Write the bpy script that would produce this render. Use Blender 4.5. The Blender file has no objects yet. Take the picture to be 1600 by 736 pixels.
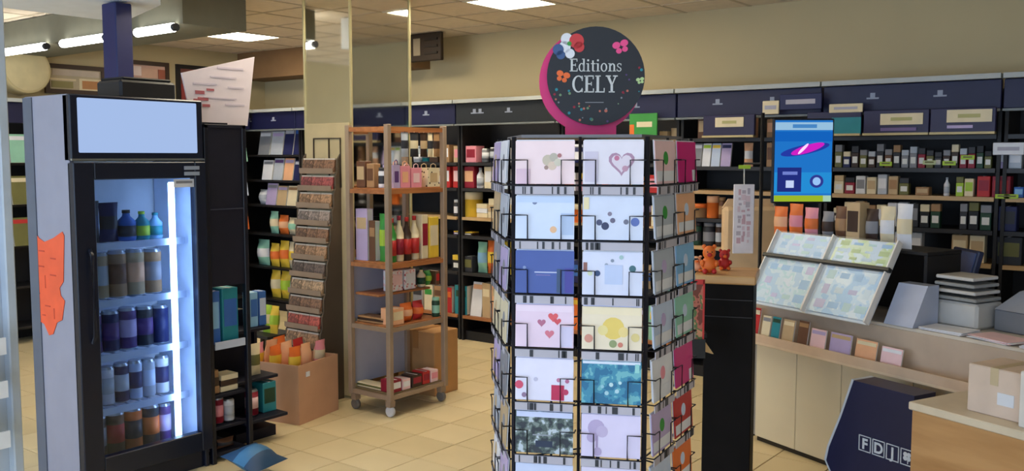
import bpy, math, random
from mathutils import Vector, Matrix, Euler
random.seed(7)
R = math.radians
SC = bpy.context.scene
COL = SC.collection

# ------------------------------------------------------------------ camera, world, exposure
FPX, HOR, EYE, YAW = 1450.0, 245.0, 1.6, R(37.5)
PITCH = math.atan((368 - HOR) / FPX)
cam_d = bpy.data.cameras.new('camera'); cam = bpy.data.objects.new('camera', cam_d); COL.objects.link(cam)
cam_d.sensor_width = 36; cam_d.lens = 36 * FPX / 1600; cam_d.clip_start = .05
cam.location = (0, 0, EYE); cam.rotation_euler = (math.pi / 2 - PITCH, 0, YAW)
SC.camera = cam
SC.view_settings.view_transform = 'Standard'; SC.view_settings.look = 'None'
SC.view_settings.gamma = 1; SC.view_settings.use_curve_mapping = False
SC.view_settings.exposure = 0.6
W = bpy.data.worlds.new('world'); SC.world = W; W.use_nodes = True
W.node_tree.nodes['Background'].inputs[0].default_value = (.78, .87, 1, 1)
W.node_tree.nodes['Background'].inputs[1].default_value = 3.0
PANEL_EMIT = 16.0      # ceiling light panels
TUBE_EMIT = 9.0       # suspended tubes
# room size
XL, XR, YB, YF, ZC = -8.44, 3.2, 6.53, -1.7, 2.7
pl = bpy.data.lights.new('window_portal', 'AREA'); pl.shape = 'RECTANGLE'; pl.size = XR - XL - .6; pl.size_y = 2.1
pl.cycles.is_portal = True
plo = bpy.data.objects.new('window_portal', pl); COL.objects.link(plo)
plo.location = ((XL + XR) / 2, YF - .05, 1.4); plo.rotation_euler = (-math.pi / 2, 0, 0)
plo.rotation_euler = (math.pi / 2, 0, 0)

# ------------------------------------------------------------------ picking helpers (where a sight line meets a plane of the room)
cy, sy = math.cos(YAW), math.sin(YAW)
def ray(px, py):
    u = (px - 800) / FPX; v = (368 - py) / FPX
    d = math.cos(PITCH) + v * math.sin(PITCH); z = -math.sin(PITCH) + v * math.cos(PITCH)
    return (u * cy - d * sy, u * sy + d * cy, z)
def hx(px, py, X): r = ray(px, py); t = X / r[0]; return Vector((X, r[1] * t, EYE + r[2] * t))
def hy(px, py, Y): r = ray(px, py); t = Y / r[1]; return Vector((r[0] * t, Y, EYE + r[2] * t))
def hz(px, py, Z): r = ray(px, py); t = (Z - EYE) / r[2]; return Vector((r[0] * t, r[1] * t, Z))
def hd(px, py, D): r = ray(px, py); t = D / (-r[0] * sy + r[1] * cy); return Vector((r[0] * t, r[1] * t, EYE + r[2] * t))

# ------------------------------------------------------------------ materials
def lin(c):
    o = []
    for v in c[:3]:
        v /= 255.
        o.append(v / 12.92 if v <= .04045 else ((v + .055) / 1.055) ** 2.4)
    return (*o, 1)
_mc = {}
def mat(rgb, rough=.55, metal=0., var=.07, scale=9., bump=0., spec=.4, coat=0.):
    key = ('m', tuple(rgb), rough, metal, var, scale, bump, spec, coat)
    if key in _mc: return _mc[key]
    m = bpy.data.materials.new('surface'); m.use_nodes = True; nt = m.node_tree; N = nt.nodes; L = nt.links
    b = N['Principled BSDF']; b.inputs['Roughness'].default_value = rough; b.inputs['Metallic'].default_value = metal
    b.inputs['Specular IOR Level'].default_value = spec; b.inputs['Coat Weight'].default_value = coat
    tc = N.new('ShaderNodeTexCoord'); nz = N.new('ShaderNodeTexNoise'); nz.inputs['Scale'].default_value = scale; nz.inputs['Detail'].default_value = 3
    L.new(tc.outputs['Object'], nz.inputs['Vector'])
    rp = N.new('ShaderNodeValToRGB'); c = lin(rgb)
    rp.color_ramp.elements[0].position = .3; rp.color_ramp.elements[1].position = .7
    rp.color_ramp.elements[0].color = (*[x * (1 - var) for x in c[:3]], 1); rp.color_ramp.elements[1].color = (*[min(1, x * (1 + var)) for x in c[:3]], 1)
    L.new(nz.outputs['Fac'], rp.inputs['Fac']); L.new(rp.outputs['Color'], b.inputs['Base Color'])
    if bump:
        bp = N.new('ShaderNodeBump'); bp.inputs['Strength'].default_value = bump; bp.inputs['Distance'].default_value = .004
        L.new(nz.outputs['Fac'], bp.inputs['Height']); L.new(bp.outputs['Normal'], b.inputs['Normal'])
    _mc[key] = m; return m
def pmat(kind, cols, scale=30., rough=.5, stretch=(1, 1, 1)):
    """printed paper: blotch / dots / stripe patterns in two to four inks"""
    key = ('p', kind, tuple(map(tuple, cols)), scale, rough, stretch)
    if key in _mc: return _mc[key]
    m = bpy.data.materials.new('print'); m.use_nodes = True; nt = m.node_tree; N = nt.nodes; L = nt.links
    b = N['Principled BSDF']; b.inputs['Roughness'].default_value = rough
    tc = N.new('ShaderNodeTexCoord'); mp = N.new('ShaderNodeMapping'); mp.inputs['Scale'].default_value = stretch
    L.new(tc.outputs['Object'], mp.inputs['Vector'])
    if kind == 'dots':
        t = N.new('ShaderNodeTexVoronoi'); t.inputs['Scale'].default_value = scale; out = t.outputs['Distance']
    elif kind == 'stripe':
        t = N.new('ShaderNodeTexWave'); t.inputs['Scale'].default_value = scale; t.inputs['Distortion'].default_value = 1.5; out = t.outputs['Fac']
    else:
        t = N.new('ShaderNodeTexNoise'); t.inputs['Scale'].default_value = scale; t.inputs['Detail'].default_value = 2; out = t.outputs['Fac']
    L.new(mp.outputs['Vector'], t.inputs['Vector'])
    rp = N.new('ShaderNodeValToRGB'); rp.color_ramp.interpolation = 'CONSTANT'
    n = len(cols); lo, hi = (.0, .75) if kind == 'dots' else ((.38, .66) if kind == 'blotch' else (0, 1))
    el = rp.color_ramp.elements
    while len(el) < n: el.new(.5)
    for i, c in enumerate(cols):
        el[i].position = 0 if i == 0 else lo + (hi - lo) * i / n; el[i].color = lin(c)
    L.new(out, rp.inputs['Fac']); L.new(rp.outputs['Color'], b.inputs['Base Color'])
    _mc[key] = m; return m
def emit(rgb, strength):
    key = ('e', tuple(rgb), strength)
    if key in _mc: return _mc[key]
    m = bpy.data.materials.new('glow'); m.use_nodes = True; nt = m.node_tree
    nt.nodes.remove(nt.nodes['Principled BSDF']); e = nt.nodes.new('ShaderNodeEmission')
    e.inputs[0].default_value = lin(rgb); e.inputs[1].default_value = strength
    nt.links.new(e.outputs[0], nt.nodes['Material Output'].inputs[0]); _mc[key] = m; return m
def glass(tint=(240, 248, 255), gloss=.10, rough=.03):
    key = ('g', tuple(tint), gloss, rough)
    if key in _mc: return _mc[key]
    m = bpy.data.materials.new('clear_pane'); m.use_nodes = True; nt = m.node_tree; N = nt.nodes; L = nt.links
    N.remove(N['Principled BSDF'])
    a = N.new('ShaderNodeBsdfTransparent'); a.inputs[0].default_value = lin(tint)
    g = N.new('ShaderNodeBsdfGlossy'); g.inputs['Roughness'].default_value = rough
    f = N.new('ShaderNodeLayerWeight'); f.inputs[0].default_value = .35
    mu = N.new('ShaderNodeMath'); mu.operation = 'MULTIPLY_ADD'; mu.inputs[1].default_value = gloss * 2; mu.inputs[2].default_value = .02
    L.new(f.outputs['Facing'], mu.inputs[0])
    x = N.new('ShaderNodeMixShader'); L.new(mu.outputs[0], x.inputs[0]); L.new(a.outputs[0], x.inputs[1]); L.new(g.outputs[0], x.inputs[2])
    L.new(x.outputs[0], N['Material Output'].inputs[0]); _mc[key] = m; return m
def wood(c1, c2, scale=3., rough=.45):
    key = ('w', tuple(c1), tuple(c2), scale)
    if key in _mc: return _mc[key]
    m = bpy.data.materials.new('wood'); m.use_nodes = True; nt = m.node_tree; N = nt.nodes; L = nt.links
    b = N['Principled BSDF']; b.inputs['Roughness'].default_value = rough
    tc = N.new('ShaderNodeTexCoord'); mp = N.new('ShaderNodeMapping'); mp.inputs['Scale'].default_value = (1, 8, 8)
    nz = N.new('ShaderNodeTexNoise'); nz.inputs['Scale'].default_value = scale; nz.inputs['Detail'].default_value = 5
    rp = N.new('ShaderNodeValToRGB'); rp.color_ramp.elements[0].color = lin(c1); rp.color_ramp.elements[1].color = lin(c2)
    rp.color_ramp.elements[0].position = .35; rp.color_ramp.elements[1].position = .65
    L.new(tc.outputs['Object'], mp.inputs['Vector']); L.new(mp.outputs['Vector'], nz.inputs['Vector'])
    L.new(nz.outputs['Fac'], rp.inputs['Fac']); L.new(rp.outputs['Color'], b.inputs['Base Color'])
    _mc[key] = m; return m

PAL = {'white': (232, 232, 238), 'cream': (232, 216, 180), 'beige': (200, 172, 132), 'tan': (172, 132, 92), 'brown': (108, 72, 50),
 'dark brown': (62, 43, 34), 'black': (24, 24, 28), 'charcoal': (52, 52, 58), 'grey': (140, 140, 146), 'silver': (188, 194, 205),
 'red': (192, 44, 44), 'crimson': (150, 30, 52), 'pink': (235, 150, 165), 'pale pink': (243, 205, 208), 'magenta': (210, 40, 125),
 'lilac': (190, 172, 212), 'purple': (92, 62, 122), 'navy': (34, 40, 88), 'blue': (58, 108, 188), 'sky blue': (140, 190, 232),
 'pale blue': (200, 214, 238), 'teal': (40, 138, 150), 'green': (62, 150, 66), 'dark green': (34, 70, 50), 'lime': (172, 205, 60),
 'yellow': (238, 200, 66), 'orange': (236, 118, 48), 'peach': (240, 182, 140), 'olive': (112, 110, 60), 'mint': (150, 205, 180)}
def pm(c, rough=.5): return c if not isinstance(c, (str, tuple)) else mat(PAL[c] if isinstance(c, str) else c, rough)

# ------------------------------------------------------------------ mesh builder
class MB:
    def __init__(s): s.v = []; s.f = []; s.m = []; s.sm = []
    def add(s, vs, fs, mi=0, smooth=False, outward=True):
        o = len(s.v); vs = [Vector(v) for v in vs]
        if outward:
            c = sum(vs, Vector()) / len(vs)
        for f in fs:
            f = list(f)
            if outward and len(f) >= 3:
                a, b2, c2 = vs[f[0]], vs[f[1]], vs[f[2]]
                n = (b2 - a).cross(c2 - a); fc = sum((vs[i] for i in f), Vector()) / len(f)
                if n.dot(fc - c) < 0: f.reverse()
            s.f.append([o + i for i in f]); s.m.append(mi); s.sm.append(smooth)
        s.v += [tuple(v) for v in vs]; return s
    def box(s, c, d, mi=0, rz=0, taper=1.0):
        vs = []
        for z in (-1, 1):
            k = taper if z > 0 else 1
            for x, y in ((-1, -1), (1, -1), (1, 1), (-1, 1)):
                px, py = x * d[0] / 2 * k, y * d[1] / 2 * k
                if rz: px, py = px * math.cos(rz) - py * math.sin(rz), px * math.sin(rz) + py * math.cos(rz)
                vs.append((c[0] + px, c[1] + py, c[2] + z * d[2] / 2))
        return s.add(vs, [(0, 1, 2, 3), (4, 5, 6, 7), (0, 1, 5, 4), (1, 2, 6, 5), (2, 3, 7, 6), (3, 0, 4, 7)], mi)
    def span(s, a, b, mi=0): return s.box([(a[i] + b[i]) / 2 for i in range(3)], [abs(b[i] - a[i]) for i in range(3)], mi)
    def cham(s, c, d, b=.004, mi=0):
        h = [x / 2 for x in d]; b = min(b, min(h) * .9); vs = []; ix = {}
        for sx in (-1, 1):
            for sy_ in (-1, 1):
                for sz in (-1, 1):
                    sg = (sx, sy_, sz)
                    for a in range(3):
                        p = [sg[k] * (h[k] if k == a else h[k] - b) + c[k] for k in range(3)]
                        ix[(sg, a)] = len(vs); vs.append(p)
        fs = []
        for a in range(3):
            o1, o2 = [k for k in range(3) if k != a]
            for sa in (-1, 1):
                q = []
                for s1, s2 in ((-1, -1), (1, -1), (1, 1), (-1, 1)):
                    g = [0, 0, 0]; g[a] = sa; g[o1] = s1; g[o2] = s2; q.append(ix[(tuple(g), a)])
                fs.append(q)
        for a in range(3):           # edges parallel to axis a
            o1, o2 = [k for k in range(3) if k != a]
            for s1 in (-1, 1):
                for s2 in (-1, 1):
                    g = [0, 0, 0]; g[o1] = s1; g[o2] = s2; g[a] = -1; A = tuple(g); g[a] = 1; B = tuple(g)
                    fs.append([ix[(A, o1)], ix[(A, o2)], ix[(B, o2)], ix[(B, o1)]])
        for sx in (-1, 1):
            for sy_ in (-1, 1):
                for sz in (-1, 1): fs.append([ix[((sx, sy_, sz), a)] for a in range(3)])
        return s.add(vs, fs, mi)
    def lathe(s, prof, n=16, c=(0, 0, 0), mi=0, mis=None):
        """prof: list of (r, z)"""
        k = len(prof); o = len(s.v)
        for r, z in prof:
            for i in range(n):
                a = 2 * math.pi * i / n; s.v.append((c[0] + r * math.cos(a), c[1] + r * math.sin(a), c[2] + z))
        for j in range(k - 1):
            for i in range(n):
                s.f.append([o + j * n + i, o + j * n + (i + 1) % n, o + (j + 1) * n + (i + 1) % n, o + (j + 1) * n + i])
                s.m.append(mis[j] if mis else mi); s.sm.append(True)
        s.f.append([o + i for i in range(n)][::-1]); s.m.append(mis[0] if mis else mi); s.sm.append(False)
        s.f.append([o + (k - 1) * n + i for i in range(n)]); s.m.append(mis[-1] if mis else mi); s.sm.append(False)
        return s
    def prism(s, poly, y0, y1, mi=0, axis='y', smooth=False):
        """poly 2-D outline; axis y: outline in x,z ; axis z: outline in x,y ; axis x: outline in y,z"""
        n = len(poly); o = len(s.v)
        for t in (y0, y1):
            for a, b in poly:
                s.v.append({'y': (a, t, b), 'z': (a, b, t), 'x': (t, a, b)}[axis])
        for i in range(n): s.f.append([o + i, o + (i + 1) % n, o + n + (i + 1) % n, o + n + i]); s.m.append(mi); s.sm.append(smooth)
        s.f.append([o + i for i in range(n)][::-1]); s.f.append([o + n + i for i in range(n)]); s.m += [mi, mi]; s.sm += [False, False]
        return s
    def tube(s, pts, r=.003, n=6, mi=0):
        pts = [Vector(p) for p in pts]; o = len(s.v); k = len(pts)
        for j, p in enumerate(pts):
            t = (pts[min(j + 1, k - 1)] - pts[max(j - 1, 0)]).normalized()
            u = t.cross(Vector((0, 0, 1)))
            if u.length < .05: u = t.cross(Vector((0, 1, 0)))
            u.normalize(); w = t.cross(u)
            for i in range(n):
                a = 2 * math.pi * i / n; s.v.append(tuple(p + u * r * math.cos(a) + w * r * math.sin(a)))
        for j in range(k - 1):
            for i in range(n): s.f.append([o + j * n + i, o + j * n + (i + 1) % n, o + (j + 1) * n + (i + 1) % n, o + (j + 1) * n + i]); s.m.append(mi); s.sm.append(True)
        s.f.append([o + i for i in range(n)]); s.f.append([o + (k - 1) * n + i for i in range(n)]); s.m += [mi, mi]; s.sm += [False, False]
        return s
    def ball(s, c, r, mi=0, n=12, k=8):
        if not isinstance(r, (tuple, list)): r = (r, r, r)
        o = len(s.v)
        for j in range(k + 1):
            p = math.pi * j / k
            for i in range(n):
                a = 2 * math.pi * i / n
                s.v.append((c[0] + r[0] * math.sin(p) * math.cos(a), c[1] + r[1] * math.sin(p) * math.sin(a), c[2] - r[2] * math.cos(p)))
        for j in range(k):
            for i in range(n): s.f.append([o + j * n + i, o + j * n + (i + 1) % n, o + (j + 1) * n + (i + 1) % n, o + (j + 1) * n + i]); s.m.append(mi); s.sm.append(True)
        return s
    def pillow(s, w, d, h, mi=0, n=7, band=None):
        """a filled bag standing upright: puffy in the middle, flat crimped ends"""
        o = len(s.v)
        for side in (-1, 1):
            for j in range(n):
                v = j / (n - 1)
                for i in range(n):
                    u = i / (n - 1); th = (math.sin(math.pi * u) ** .6) * (math.sin(math.pi * min(1, max(0, (v - .06) / .88))) ** .6) if 0 < u < 1 and 0 < v < 1 else 0
                    pin = 1 - .10 * math.sin(math.pi * v)
                    s.v.append(((u - .5) * w * pin, side * d / 2 * th, v * h))
            b = o + (0 if side < 0 else n * n)
            for j in range(n - 1):
                for i in range(n - 1):
                    q = [b + j * n + i, b + j * n + i + 1, b + (j + 1) * n + i + 1, b + (j + 1) * n + i]
                    s.f.append(q if side < 0 else q[::-1]); s.m.append(1 if band and band[0] <= j <= band[1] else mi); s.sm.append(True)
        return s
    def xf(s, M):
        s.v = [tuple(M @ Vector(v)) for v in s.v]; return s
    def mesh(s, name='mesh'):
        me = bpy.data.meshes.new(name); me.from_pydata(s.v, [], s.f)
        me.polygons.foreach_set('material_index', s.m); me.polygons.foreach_set('use_smooth', s.sm); me.update(); return me

def link(name, data, mats, parent=None, loc=(0, 0, 0), rot=(0, 0, 0)):
    if isinstance(data, MB): data = data.mesh(name)
    if mats is not None and not len(data.materials):
        for m in (mats if isinstance(mats, (list, tuple)) else [mats]): data.materials.append(m)
    o = bpy.data.objects.new(name, data); COL.objects.link(o)
    o.location = loc; o.rotation_euler = rot if isinstance(rot, (tuple, list, Euler)) else (0, 0, rot)
    if parent is not None: o.parent = parent
    return o
_used = {}
def tag(o, label, cat, group=None, kind=None):
    o['label'] = label; o['category'] = cat
    if group: o['group'] = group
    if kind: o['kind'] = kind
    return o
def thing(name, label, cat, loc=(0, 0, 0), rz=0, group=None):
    o = link(name, None, None, None, loc, rz); return tag(o, label, cat, group)
def solo(name, mb, mats, label, cat, loc=(0, 0, 0), rot=0, group=None):
    return tag(link(name, mb, mats, None, loc, rot), label, cat, group)
def struct(name, mb, mats, loc=(0, 0, 0), rot=0):
    o = link(name, mb, mats, None, loc, rot); o['kind'] = 'structure'; return o
ORD = ['first', 'second', 'third', 'fourth', 'fifth', 'sixth', 'seventh', 'eighth', 'ninth', 'tenth', 'eleventh', 'twelfth', 'thirteenth', 'fourteenth',
       'fifteenth', 'sixteenth', 'seventeenth', 'eighteenth', 'nineteenth', 'twentieth', 'twenty-first', 'twenty-second', 'twenty-third', 'twenty-fourth',
       'twenty-fifth', 'twenty-sixth', 'twenty-seventh', 'twenty-eighth', 'twenty-ninth', 'thirtieth']

# ------------------------------------------------------------------ goods
def goods(kind, w, d, h, c1, c2):
    """one article, base centre at the origin, front towards -y; returns mesh builder, materials, noun, category"""
    b = MB(); m = [pm(c1), pm(c2), mat((232, 230, 225))]
    if kind == 'packet':
        b.cham((0, 0, h * .34), (w, d, h * .68), .002, 0); b.cham((0, .001, h * .84), (w * .985, d * .95, h * .31), .002, 1)
        b.box((0, -d / 2 - .0006, h * .36), (w * .7, .0012, h * .3), 2); n = ('packet', 'packet')
    elif kind == 'carton':
        b.cham((0, 0, h / 2), (w, d, h), .003, 0); b.box((0, -d / 2 - .0006, h * .55), (w * .8, .0014, h * .5), 1)
        b.box((0, 0, h + .0004), (w * .12, d * .98, .0012), 2); n = ('carton', 'box')
    elif kind == 'book':
        b.box((0, -d / 2 + .001, h / 2), (w, .002, h), 0); b.box((0, d / 2 - .001, h / 2), (w, .002, h), 0); b.box((-w / 2 + .001, 0, h / 2), (.002, d, h), 0)
        b.box((.001, 0, h / 2), (w - .004, d - .004, h - .006), 2); b.box((0, -d / 2 - .0004, h * .72), (w * .8, .001, h * .22), 1); n = ('book', 'book')
    elif kind == 'magazine':
        b.box((0, 0, h / 2), (w, max(d, .006), h), 2); b.box((0, -max(d, .006) / 2 - .0008, h / 2), (w, .0016, h), 0)
        b.box((0, -max(d, .006) / 2 - .002, h * .86), (w * .9, .001, h * .14), 1); n = ('magazine', 'magazine')
        b.xf(Matrix.Rotation(R(-10), 4, 'X'))
    elif kind == 'bag':
        b.pillow(w, d, h, 0, band=(2, 3)); n = ('bag', 'bag')
    elif kind == 'bottle':
        r = min(w, d) / 2
        b.lathe([(r * .9, 0), (r, .01), (r, h * .15), (r * 1.01, h * .15), (r * 1.01, h * .5), (r, h * .5), (r, h * .62), (r * .42, h * .8), (r * .36, h * .9), (r * .42, h * .9), (r * .42, h)],
                14, mis=[0, 0, 1, 1, 1, 0, 0, 0, 2, 2]); m[2] = pm(c2); n = ('bottle', 'bottle')
    elif kind == 'can':
        r = min(w, d) / 2
        b.lathe([(r * .8, 0), (r, .008), (r, h * .3), (r * 1.005, h * .3), (r * 1.005, h * .72), (r, h * .72), (r, h * .93), (r * .82, h * .985), (r * .82, h)], 14, mis=[2, 0, 0, 1, 0, 0, 2, 2])
        m[2] = mat((190, 195, 200), .3, .9); n = ('can', 'can')
    elif kind == 'jar':
        r = min(w, d) / 2
        b.lathe([(r * .9, 0), (r, .006), (r, h * .2), (r, h * .6), (r, h * .78), (r * .85, h * .84), (r * .9, h * .84), (r * .9, h)], 14, mis=[0, 0, 1, 0, 0, 2, 2]); m[2] = pm(c2); n = ('jar', 'jar')
    elif kind == 'tin':
        r = min(w, d) / 2
        b.lathe([(r * .97, 0), (r, .004), (r, h * .7), (r * 1.03, h * .7), (r * 1.03, h * .97), (r * .98, h)], 18, mis=[0, 0, 1, 1, 1]); n = ('round tin', 'tin')
    elif kind == 'gift_bag':
        b.box((0, 0, h * .41), (w, d, h * .82), 0, taper=1.0); b.box((0, -d / 2 - .0006, h * .4), (w * .6, .0012, h * .4), 1)
        for s_ in (-1, 1):
            b.tube([(-w * .22, s_ * d * .45, h * .8), (-w * .2, s_ * d * .45, h * .95), (0, s_ * d * .45, h), (w * .2, s_ * d * .45, h * .95), (w * .22, s_ * d * .45, h * .8)], .003, 5, 2)
        m[2] = pm(c2); n = ('gift bag', 'bag')
    elif kind == 'plush':
        b.ball((0, 0, h * .3), (w * .42, d * .42, h * .3), 0); b.ball((0, -d * .05, h * .72), (w * .36, d * .36, h * .25), 0)
        for s_ in (-1, 1):
            b.ball((s_ * w * .28, 0, h * .93), (w * .12, d * .08, h * .08), 0, 8, 6); b.ball((s_ * w * .38, -d * .2, h * .36), (w * .13, d * .2, h * .12), 0, 8, 6)
            b.ball((s_ * w * .25, -d * .38, h * .09), (w * .15, d * .22, h * .09), 1, 8, 6); b.ball((s_ * w * .12, -d * .38, h * .76), (w * .035, d * .03, h * .025), 2, 6, 4)
        b.ball((0, -d * .38, h * .66), (w * .14, d * .1, h * .08), 1, 8, 6); m[2] = pm('black'); n = ('plush bear', 'toy')
    elif kind == 'file':      # leaflet / flat pouch hung on a card header
        b.box((0, 0, h * .45), (w, d, h * .9), 0); b.box((0, 0, h * .95), (w, .003, h * .1), 1); b.box((0, -d / 2 - .0006, h * .45), (w * .7, .001, h * .4), 2); n = ('blister pack', 'packet')
    elif kind == 'box_stack':
        for i in range(3): b.cham((random.uniform(-.004, .004), 0, h * (i + .5) / 3), (w * .96, d, h / 3 - .002), .002, i % 2)
        n = ('slim boxes', 'box')
    else: raise KeyError(kind)
    return b, m, n[0], n[1]
def cname(c): return c if isinstance(c, str) else 'patterned'
def stock(kind, w, d, h, c1, c2, loc, rz, where, group, cn=None, roll=0, tilt=0, cat=None):
    b, m, noun, ct = goods(kind, w, d, h, c1, c2)
    name = noun.replace(' ', '_')
    cl = cn or (c1 if c1 == c2 or not isinstance(c2, str) or not isinstance(c1, str) else c1 + ' and ' + c2)
    return solo(name, b, m, f'{cl} {noun} {where}', cat or ct, loc, (tilt, roll, rz), group)

# ================================================================== THE ROOM
WALL = mat((196, 180, 142), .85, var=.04, scale=1.5)
CEIL = mat((238, 222, 200), .9, var=.05, scale=14, bump=.1)
GRID = mat((205, 188, 164), .7)
WHITE = mat((225, 228, 235), .6, var=.03)
BLACK = mat((22, 22, 27), .5, var=.1)
NAVY = mat((24, 27, 66), .45)
# floor: each tile a piece (pitch 30 cm), grout bed under them
fl = struct('floor', MB().span((XL, YF, -.1), (XR, YB, -.004)), mat((150, 128, 92), .9))
TILE = .2985; T0 = (-3.633, 3.522)
TM = [mat(c, .38, var=.05, scale=2.5) for c in ((229, 208, 164), (224, 203, 158), (233, 213, 170))]
tile_mesh = []
for t in TM:
    me = MB().cham((0, 0, -.006), (TILE - .006, TILE - .006, .012), .0015).mesh('floor_tile'); me.materials.append(t); tile_mesh.append(me)
rest = MB()
i0, i1 = math.ceil((XL - T0[0]) / TILE), math.floor((XR - T0[0]) / TILE) - 1
j0, j1 = math.ceil((YF - T0[1]) / TILE), math.floor((YB - T0[1]) / TILE) - 1
for i in range(i0, i1 + 1):
    for j in range(j0, j1 + 1):
        x, y = T0[0] + (i + .5) * TILE, T0[1] + (j + .5) * TILE
        if -5.9 < x < -1.2 and 1.9 < y < 6.4 and (x * -sy + y * cy) > 3.0:
            o = link('floor_tile', tile_mesh[random.randrange(3)], None, fl, (x, y, 0))
        else: rest.box((x, y, -.006), (TILE - .006, TILE - .006, .012))
ro = link('floor_tile_field', rest, TM[0], fl); ro['kind'] = 'stuff'
# ceiling: panels hung in a grid, some of them lights
ce = struct('ceiling', MB().span((XL - .1, YF, ZC + .05), (XR, YB + .1, ZC + .15)), mat((120, 105, 85), .9))
TP = .515; CX0, CY0 = -4.36, 5.08
LIGHT_SLOTS = {(0, 0), (-3, 0), (-6, 0), (0, -4), (1, -2), (-3, -9), (0, -9)}  # only three slots are in view; the others are added for light
cm = MB().cham((0, 0, .006), (TP - .014, TP - .014, .016), .003).mesh('ceiling_tile'); cm.materials.append(CEIL)
restc = MB(); gridb = MB()
ci0, ci1 = math.ceil((XL - CX0) / TP), math.floor((XR - CX0) / TP) - 1
cj0, cj1 = math.ceil((YF - CY0) / TP), math.floor((YB - CY0) / TP) - 1
lights_at = []
for i in range(ci0 - 1, ci1 + 2):
    x0, x1 = max(XL, CX0 + i * TP), min(XR, CX0 + (i + 1) * TP)
    if x1 - x0 > .05: gridb.box((x0, (YF + YB) / 2, ZC + .0), (.024, YB - YF, .012))
    for j in range(cj0 - 1, cj1 + 2):
        y0, y1 = max(YF, CY0 + j * TP), min(YB, CY0 + (j + 1) * TP)
        if x1 - x0 < .05 or y1 - y0 < .05: continue
        xc, yc = (x0 + x1) / 2, (y0 + y1) / 2
        if (i, j) in LIGHT_SLOTS: lights_at.append((xc, yc, i, j)); continue
        full = x1 - x0 > TP - .01 and y1 - y0 > TP - .01
        if full and x0 < -2.2 and y0 > 2.9: link('ceiling_tile', cm, None, ce, (xc, yc, ZC))
        else: restc.box((xc, yc, ZC + .006), (x1 - x0 - .014, y1 - y0 - .014, .016))
for j in range(cj0, cj1 + 2): gridb.box(((XL + XR) / 2, CY0 + j * TP, ZC), (XR - XL, .024, .012))
o = link('ceiling_tile_field', restc, CEIL, ce); o['kind'] = 'stuff'
link('ceiling_grid', gridb, GRID, ce)
names = {(0, 0): 'square ceiling light panel above the round pink and black sign', (-3, 0): 'square ceiling light panel partly hidden behind the mirrored column',
         (-6, 0): 'square ceiling light panel nearest the framed pictures'}
for k, (x, y, i, j) in enumerate(lights_at):
    t = thing('ceiling_light', names.get((i, j), f'unseen square ceiling light panel added out of view, {ORD[k]} of the shop'), 'light', (x, y, ZC), 0, 'ceiling light panels')
    fb = MB()
    for sx in (-1, 1): fb.box((sx * (TP / 2 - .02), 0, .0), (.022, TP - .02, .02)); fb.box((0, sx * (TP / 2 - .02), 0), (TP - .06, .022, .02))
    link('frame', fb, mat((225, 220, 205), .5), t)
    link('diffuser', MB().box((0, 0, .004), (TP - .062, TP - .062, .008)), emit((255, 242, 214), PANEL_EMIT), t)
# walls
wb = struct('wall_back', MB().span((XL - .12, YB, -.1), (XR + .12, YB + .12, ZC + .1)), WALL)
wl = struct('wall_left', MB().span((XL - .12, YF, -.1), (XL, YB, ZC + .1)), WALL)
wr = struct('wall_right', MB().span((XR, YF, -.1), (XR + .12, YB, ZC + .1)), WALL)
fb = MB().span((XL, YF - .12, -.1), (XR, YF, .25)).span((XL, YF - .12, 2.45), (XR, YF, ZC + .1))
wf = struct('wall_front', fb, WALL)
nwin = 6; wwid = (XR - XL) / nwin
for k in range(nwin):
    x0, x1 = XL + k * wwid, XL + (k + 1) * wwid
    w_ = struct(f'window_{k + 1}', MB().span((x0, YF - .1, .25), (x0 + .06, YF - .02, 2.45)).span((x1 - .06, YF - .1, .25), (x1, YF - .02, 2.45))
                .span((x0, YF - .1, .25), (x1, YF - .02, .33)).span((x0, YF - .1, 2.37), (x1, YF - .02, 2.45)), mat((70, 74, 82), .4))
    link('pane', MB().span((x0 + .06, YF - .065, .33), (x1 - .06, YF - .055, 2.37)), glass(), w_)
# pale lowered soffit near the entrance, dropped bulkhead with tube lights, wall cornice
sf = MB().prism([(-5.6, YF), (-5.6, 3.24), (-4.8, 3.01), (-3.4, 2.13), (-3.4, YF)], 2.45, ZC - .01, axis='z')
struct('trim_1', sf, mat((236, 242, 250), .7, var=.03))
struct('trim_2', MB().span((XL, 3.6, 2.475), (-5.49, 4.1, ZC - .01)), mat((118, 116, 100), .85, var=.05))
struct('trim_3', MB().span((XL, YB - .35, 2.42), (-5.98, YB, ZC - .005)), mat((140, 108, 74), .85, var=.05))
# mirrored column
CXa, CXb, CYa, CYb = -4.95, -4.50, 4.161, 4.705
col = struct('column', MB().span((CXa + .012, CYa + .012, 0), (CXb - .012, CYb - .012, ZC - .004)), mat((150, 148, 140), .6))
MIR = mat((232, 230, 220), .045, 1., var=.01)
EDGE = mat((196, 184, 140), .35, .4)
for k, (z0, z1) in enumerate(((.0, 1.2), (1.203, ZC - .006))):
    link('mirror_panel', MB().span((CXa, CYa, z0), (CXb, CYa + .011, z1)), MIR, col)
    link('mirror_panel', MB().span((CXb - .011, CYa + .012, z0), (CXb, CYb, z1)), MIR, col)
    link('mirror_panel', MB().span((CXa, CYa + .012, z0), (CXa + .011, CYb, z1)), MIR, col)
for x, y in ((CXa, CYa), (CXb, CYa), (CXb, CYb)): link('corner_strip', MB().box((x, y, ZC / 2), (.014, .014, ZC - .01)), EDGE, col)
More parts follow.
